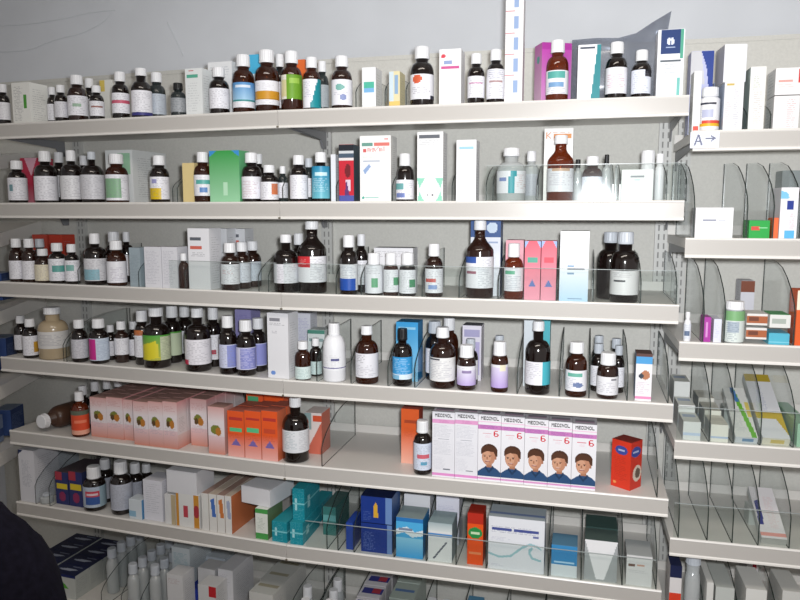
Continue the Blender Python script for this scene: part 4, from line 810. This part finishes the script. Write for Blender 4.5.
lean('RD', 762, 790, 'leaning white carton with mustard bands, fourth file', ('dcdce0', ('r', 0, 0, 1, .12, 'b49c34'), ('t', .35, .2, .55, .6, '7484b0', 2), ('r', .0, .62, 1, .72, 'c8ac38'), ('p', [(.6, .62), (1, .95), (1, .62)], 'c8ac38')), ('d8d4c4', ('r', .3, .2, .8, .8, 'c8b46c')), .014, .25, .02, .42)
carton('RD', 797, 812, 424, 'pale green carton at the picture edge', ('9cc4a8',), d=.02, dp=.2)
# fifth
lean('RE', 761, 787, 'leaning white carton with navy word and pink foot', ('e4e0e2', ('r', 0, .9, 1, .96, 'e0a098'), ('p', [(.08, .3), (.3, .25), (.25, .75), (.05, .75)], '3c4488'), ('t', .5, .2, .9, .8, 'dcb8b8', 2)), ('b4b4b0',), .014, .17, .02, .4)
# bottom
carton('RF', 665.5, 679, 570, 'white carton with navy lid and red foot band', ('dcd8d8', ('r', 0, 0, 1, .18, '1c2448'), ('r', 0, .55, 1, .75, 'd84028')), top='1c2448', d=.03, dp=.06) if 0 else None
carton('RF', 680, 692, 571, 'white carton with navy lid and red foot band', ('dcd8d8', ('r', 0, 0, 1, .18, '1c2448'), ('r', 0, .5, 1, .75, 'd84028')), top='1c2448', d=.03, dp=.06) if 0 else None
carton('RF', 668, 680, 566, 'white carton with navy lid and red foot band', ('dcd8d8', ('r', 0, 0, 1, .2, '1c2448'), ('r', 0, .45, 1, .7, 'd84028')), top='1c2448', d=.03, dp=.06)
bottle('RF', 691, 555, 15, 'clear bottle with flat grey cap behind navy-lid carton', 'cl', None, d=.06, cap='cap_grey', caph=.12, capw=.95)
carton('RF', 705, 712, 583, 'thin white carton on edge', ('d8d8d4',), d=.03, dp=.15)
carton('RF', 714, 733, 588, 'wide pale grey carton near the floor', ('c0c4c0',), d=.04, dp=.14)
carton('RF', 744, 765, 590, 'white carton lying near the right divider', ('dcdcd8',), d=.03, dp=.12)
carton('RF', 745, 757, 562, 'white carton with red stripe at the back', ('d8d4d4', ('p', [(.5, 0), (.8, 0), (1, 1), (.7, 1)], 'c03040')), d=.20, dp=.08)
carton('RF', 780, 800, 592, 'pale carton at the lower right corner', ('d0d0cc',), d=.03, dp=.12)


for sh, (hs, xs) in DIVS.items():
    made = []; objs = []
    for i, px in enumerate(xs):
        b = bay_of(sh, px); z = ALLZ[sh]; u = u_at(b, px, .006, z)
        p, rz = place_frame(b); hz = .162*hs
        for k in sorted(range(-14, 15), key=abs):
            uu = u+k*.0025
            if (uu > .022 or sh[0] != 'R') and free((sh, b), rect(uu, .006, .0026, .295, 0), z-TR, z-TR+hz): break
        else: print('no divider', sh, px); continue
        u = uu; take((sh, b), rect(u, .006, .0026, .295, 0), z-TR, z-TR+hz); made.append(px)
        q = W(b, u, 0, z-TR); mb = MB()
        n = len(DPRO); t = .0013
        A = [(-t, d, h*hs+.0002) for d, h in DPRO]; B = [(t, d, h*hs+.0002) for d, h in DPRO]
        mb.add(A+B, [tuple(range(n-1, -1, -1)), tuple(range(n, 2*n))], 0)
        mb.add(A+B, [(k, (k+1) % n, n+(k+1) % n, n+k) for k in range(n)], 1)
        o = mb.build('shelf_divider', ['acrylic', 'acrylic_edge']); o.location = q; o.rotation_euler.z = rz
        objs.append(o)
    for i, o in enumerate(objs):
        w = place_word(i, len(objs))
        tag(o, 'clear curved plastic divider on the %s%s' % (NAMES[sh], ', '+w if w else ''), 'divider', 'clear dividers on the %s' % NAMES[sh])

# ------------------------------------------------------------------ write the labels
grp = defaultdict(list)
for it in ITEMS: grp[(it[1], it[3])].append(it)
for (look, sh), its in grp.items():
    its.sort(key=lambda i: i[4])
    for i, it in enumerate(its):
        w = place_word(i, len(its))
        it[0]['label'] = '%s, %s%s' % (look, NAMES[sh], ', '+w if w else '')
        it[0]['category'] = it[2]
        it[0]['group'] = '%s on the %s' % ({'box': 'boxes', 'bottle': 'bottles'}.get(it[2], it[2]+'s'), NAMES[sh])
        for k in ('w_m', 'd_m', 'h_m', 'bay', 'yw'):
            if k in it[0]: del it[0][k]

# ------------------------------------------------------------------ room
def ubox(bay, u0, u1, d0, d1, z0, z1, name, m):
    p, rz = place_frame(bay); mb = MB(); mb.box((u0, d0, z0), (u1, d1, z1)); o = mb.build(name, [m]); o.location = p; o.rotation_euler.z = rz; return o
struct(ubox('M', -2.6, 2.9, .46, .56, 0, 2.7, 'wall_back', 'wall_paint'))
mb = MB(); mb.box((-3.2, -1.6, -.1), (3.2, 4.2, 0)); struct(mb.build('floor', ['floor_tile']))
mb = MB(); mb.box((-3.2, -1.6, 2.7), (3.2, 4.2, 2.8)); struct(mb.build('ceiling', ['ceiling_paint']))
mb = MB(); mb.box((-2.2, -1.6, 0), (-2.1, 3.0, 2.7)); struct(mb.build('wall_left', ['wall_paint']))

def wall_pt(px, py, dd=.458):
    u = u_at('M', px, dd, .6)
    for _ in range(4): z = z_at('M', u, dd, py); u = u_at('M', px, dd, z)
    return W('M', u, dd, z)
def mark(pts, label):
    sm = []
    for i in range(len(pts)-1):
        a, b, c_, d_ = pts[max(i-1, 0)], pts[i], pts[i+1], pts[min(i+2, len(pts)-1)]
        for k in range(6):
            t = k/6; sm.append(tuple(.5*((2*b[q])+(c_[q]-a[q])*t+(2*a[q]-5*b[q]+4*c_[q]-d_[q])*t*t+(3*b[q]-a[q]-3*c_[q]+d_[q])*t**3) for q in (0, 1)))
    sm.append(pts[-1]); mb = MB(); mb.tube([wall_pt(*p) for p in sm], .0011, 6)
    tag(mb.build('scratch_mark', ['chalk'], None, True), label, 'wall mark', 'pale scratches on the wall')
mark([(0, 26), (30, 24), (62, 19), (90, 13), (115, 10)], 'long pale upper scratch curving across the wall at upper left')
mark([(111, 13), (103, 22), (82, 33), (55, 40), (28, 50), (0, 52)], 'pale lower scratch sweeping down to the left on the wall')
mark([(167, 22), (174, 36), (183, 56)], 'short straight pale scratch on the wall above the left bottles')

# ------------------------------------------------------------------ single things
# the brown jug lying on the fifth shelf, cap towards the room
b = 'L'; z = ZS['E']-TR; R = .036; u = u_at(b, 46, .03, z+R); p = W(b, u, .02, z+R+.0004)
o = empty('jug', p, math.atan2(BAY[b][1].y, BAY[b][1].x)-.10)
jr = empty('x', (0, 0, 0)); bottle_parts(jr, R, .17, 'jug_brown', 'cap_white', None, 0, 0, 'std', .62, .11)
for ch in list(jr.children):
    ch.parent = o; ch.rotation_euler = (math.pi/2, 0, 0); ch.location = (0, .16, 0)
bpy.data.objects.remove(jr); o.name = 'medicine_bottle'
tag(o, 'brown plastic bottle lying on its side, white cap forward, fifth shelf', 'bottle', 'bottles on the fifth shelf')
# paper sign on the right rack
z = ALLZ['RA']; u0, u1 = u_at('R', 690.5, 0, z), u_at('R', 719.5, 0, z); cv = Canvas(42, 24, 'dfe3f0')
cv.p([(.12, .85), (.25, .15), (.31, .15), (.44, .85), (.38, .85), (.28, .32), (.18, .85)], '6c7088'); cv.r(.19, .55, .38, .62, '6c7088')
cv.r(.52, .38, .86, .45, '6c7088'); cv.p([(.72, .22), (.9, .41), (.72, .62), (.72, .53), (.83, .41), (.72, .31)], '6c7088')
V, Fs, cols = [], [], []
sheet_faces(V, Fs, cols, cv, lambda a, v: (u0+(u1-u0)*a, -.0034, -.004-.036*v))
i0 = len(V); V += [(u0, -.0031, -.004), (u1, -.0031, -.004), (u1, -.0031, -.04), (u0, -.0031, -.04)]; Fs.append((i0, i0+1, i0+2, i0+3)); cols.append(hx('dfe3f0'))
me = bpy.data.meshes.new('paper_sign'); me.from_pydata(V, [], Fs); me.materials.append(PRINT); ink(me, cols)
o = link('paper_sign', me); q, rz = place_frame('R'); q.z = CAMZ+z; o.location = q; o.rotation_euler.z = rz
tag(o, 'small paper sign with a handwritten A and arrow on the right rack lip', 'sign')
# grey plastic film standing behind the top shelf bottles
def film_pt(px, py, d):
    u = u_at('M', px, d, .4); return W('M', u, d, z_at('M', u, d, py))
top = [(572, 40), (596, 38), (618, 38), (636, 33), (652, 22), (670, 11)]
V = []; nn = 5
for i, (x, y) in enumerate(top):
    for j in range(nn):
        t = j/(nn-1); xx = x+(0 if i < 4 else (-12*t if i == 5 else -6*t)); V.append(film_pt(xx, y+(100-y)*t, .115+.012*math.sin(i*1.7+j)+(.02 if i > 3 else 0)))
Fs = [(i*nn+j, (i+1)*nn+j, (i+1)*nn+j+1, i*nn+j+1) for i in range(5) for j in range(nn-1)]
o = mesh('plastic_film', V, Fs, ['film'], None, True); s_ = o.modifiers.new('t', 'SOLIDIFY'); s_.thickness = .0006
tag(o, 'crumpled grey see-through film standing behind bottles on the top shelf', 'film')
# corner rack to the left of the long wall: shelves run away from the camera
zs = {'second': (.15, .20), 'third': (-.10, -.04), 'fourth': (-.34, -.30), 'fifth': (-.58, -.54), 'sixth': (-.79, -.77)}
cr = tag(empty('corner_rack', (-1.31, 2.2, 0)), 'grey side rack in the left corner beyond the rack end', 'shelving rack')
mb = MB(); mb.box((-.40, -.02, .1), (-.38, .42, 1.9)); mb.build('back_panel', ['panel_paint'], cr)
mb = MB(); mb.box((-.38, -.02, .1), (-.34, .02, 1.9)); mb.build('upright', ['upright_metal'], cr)
for k, (nm, (za, zb)) in enumerate(zs.items()):
    za += CAMZ; zb += CAMZ
    mb = MB(); mb.prism([(-.37, 0, za-.02), (0, 0, za-.02), (0, 0, za), (-.37, 0, za)], [(-.37, .375, zb-.02), (.036, .375, zb-.02), (.036, .375, zb), (-.37, .375, zb)])
    mb.build('shelf_board', ['shelf_paint'], cr)
    mb = MB(); mb.prism([(.0005, 0, za-.04), (.004, 0, za-.04), (.004, 0, za+.004), (.0005, 0, za+.004)], [(.0365, .375, zb-.04), (.04, .375, zb-.04), (.04, .375, zb+.004), (.0365, .375, zb+.004)])
    mb.build('price_lip', ['lip_paint'], cr)
    if k in (2, 3, 4):
        for j in range(3):
            f = ('30487c', ('t', .1, .2, .9, .8, '90a0c8', 2)) if j != 1 else ('8494b4', ('r', 0, .5, 1, .8, '3c548c'))
            o = empty('medicine_box', (-1.36+.012*j, 2.23+.115*j, max(za+(zb-za)*(.03+.115*(j+1))/.375, za)+.001), math.pi/2)
            link('carton', carton_mesh('carton', .085, .06, .09 if k != 3 else .11, f, '445c94', '8c9cb8'), o); link('top_flap', flap_mesh(.085, .06, .09 if k != 3 else .11, '8c9cb8'), o)
            tag(o, '%s box on the corner rack, %s shelf, %s' % ('pale blue' if j == 1 else 'dark blue', nm, ['nearest', 'middle', 'farthest'][j]), 'box', 'boxes in the corner rack')
# the crouching person at the lower left: only a shoulder and upper arm show
def skin(name, joints, bones, m, parent, sub=2):
    me = bpy.data.meshes.new(name); me.from_pydata([j[0] for j in joints], bones, []); o = link(name, me, parent)
    md = o.modifiers.new('s', 'SKIN'); md.use_smooth_shade = True
    for v, j in zip(me.skin_vertices[0].data, joints): v.radius = (j[1], j[2] if len(j) > 2 else j[1])
    me.skin_vertices[0].data[0].use_root = True
    sb = o.modifiers.new('u', 'SUBSURF'); sb.levels = sub; sb.render_levels = sub
    me.materials.append(MATS[m]); return o
pr = tag(empty('person', (-.745, .98, -.0)), 'person in a dark navy jacket, shoulder at the lower left corner', 'person')
J = [((0, 0, .56), .15, .13), ((0, 0, .74), .145, .12), ((.0, .01, .93), .165, .115), ((0, .02, 1.06), .13, .09), ((0, .03, 1.14), .062, .06),
     ((.165, .02, 1.045), .088, .082), ((.20, .03, .88), .066, .06), ((.23, .13, .70), .052, .05), ((.20, .30, .62), .042, .04),
     ((-.155, .02, 1.05), .078, .078), ((-.225, .03, .88), .066, .06), ((-.25, .13, .70), .052, .05), ((-.20, .30, .62), .042, .04)]
skin('jacket', J, [(0,1),(1,2),(2,3),(3,4),(3,5),(5,6),(6,7),(7,8),(3,9),(9,10),(10,11),(11,12)], 'navy_cloth', pr)
J = [((0, 0, .50), .13, .12), ((.10, .05, .47), .10, .09), ((.15, .36, .46), .075, .07), ((.15, .30, .10), .05, .05), ((.15, .42, .045), .042, .038),
     ((-.10, .05, .47), .10, .09), ((-.15, .36, .46), .075, .07), ((-.15, .30, .10), .05, .05), ((-.15, .42, .045), .042, .038)]
skin('trousers', J, [(0,1),(1,2),(2,3),(3,4),(0,5),(5,6),(6,7),(7,8)], 'jeans', pr)
J = [((0, .03, 1.13), .05), ((0, .035, 1.21), .055), ((0, .045, 1.29), .085, .095), ((0, .04, 1.37), .08, .09), ((0, .125, 1.285), .02), ((.085, .04, 1.29), .016), ((-.085, .04, 1.29), .016)]
skin('head', J, [(0,1),(1,2),(2,3),(2,4),(2,5),(2,6)], 'skin', pr)
V = []; Fs = []; nu, nv = 24, 10
for a in range(nv+1):
    for k in range(nu):
        th = 2*math.pi*k/nu; back = .5-.5*math.sin(th); low = -.25-.75*back
        ph = math.pi/2-(math.pi/2-math.asin(max(-.8, low*.8)))*a/nv
        V.append((.094*math.cos(ph)*math.cos(th), .03+.108*math.cos(ph)*math.sin(th), 1.335+.105*math.sin(ph)))
Fs = [(a*nu+k, (a+1)*nu+k, (a+1)*nu+(k+1) % nu, a*nu+(k+1) % nu) for a in range(nv) for k in range(nu)]
mesh('hair', V, Fs, ['hair'], None, True, pr)
for sx in (1, -1):
    J = [((.20*sx, .30, .62), .03, .026), ((.19*sx, .36, .61), .034, .018), ((.188*sx, .385, .605), .034, .016)]
    B = [(0,1),(1,2)]
    for f in range(4):
        x = (.165+.016*f)*sx; L_ = [.062, .072, .068, .052][f]; i0 = len(J)
        J += [((x, .395, .603), .009), ((x, .395+L_*.55, .595), .0085), ((x, .395+L_, .575), .007)]; B += [(2, i0), (i0, i0+1), (i0+1, i0+2)]
    i0 = len(J); J += [((.155*sx, .365, .60), .011), ((.140*sx, .395, .59), .009)]; B += [(1, i0), (i0, i0+1)]
    skin('hand', J, B, 'skin', pr, 1)
# stool the person sits on
st = tag(empty('stool', (-.78, .98, 0)), 'low stool under the person in the navy jacket', 'stool')
mb = MB(); vs, fs = revolve([(.14, .33), (.155, .335), (.16, .35), (.155, .365), (.12, .368)]); mb.add(vs, fs); mb.build('seat', ['hair'], st, True)
for q in range(4):
    a = math.pi/4+q*math.pi/2; mb = MB(); mb.tube([(.1*math.cos(a), .1*math.sin(a), .332), (.15*math.cos(a), .15*math.sin(a), .001)], .011, 10); mb.build('leg', ['bracket_metal'], st, True)


# ------------------------------------------------------------------ camera, light
cam = bpy.data.cameras.new('camera'); co = bpy.data.objects.new('camera', cam); C.objects.link(co)
co.location = (0, 0, CAMZ); co.rotation_euler = (math.pi/2-PIT, 0, 0)
cam.sensor_width = 36; cam.lens = 36*F/800; cam.clip_start = .05
bpy.context.scene.camera = co
def area(name, loc, rot, size, power, col, sy=None):
    l = bpy.data.lights.new(name, 'AREA'); l.energy = power; l.color = col; l.size = size
    if sy: l.shape = 'RECTANGLE'; l.size_y = sy
    o = bpy.data.objects.new(name, l); C.objects.link(o); o.location = loc; o.rotation_euler = rot; return o
l = bpy.data.lights.new('camera_flash', 'SPOT'); l.energy = 122; l.color = (.96, .98, 1); l.spot_size = math.radians(112); l.spot_blend = 1; l.shadow_soft_size = .03
o = bpy.data.objects.new('camera_flash', l); C.objects.link(o); o.location = (.05, .06, CAMZ+.05); o.rotation_euler = (math.pi/2+.05, 0, -.20)
area('ceiling_tube', (-.2, .6, 2.66), (0, 0, 0), 1.6, 16, (1, .9, .8), .3)
w = bpy.data.worlds.new('world'); bpy.context.scene.world = w; w.use_nodes = True
w.node_tree.nodes['Background'].inputs[0].default_value = (1, .95, .93, 1)
w.node_tree.nodes['Background'].inputs[1].default_value = .46
sc = bpy.context.scene
sc.view_settings.view_transform = 'Standard'; sc.view_settings.look = 'None'
sc.view_settings.gamma = 1; sc.view_settings.exposure = 0
sc.cycles.transparent_max_bounces = 64
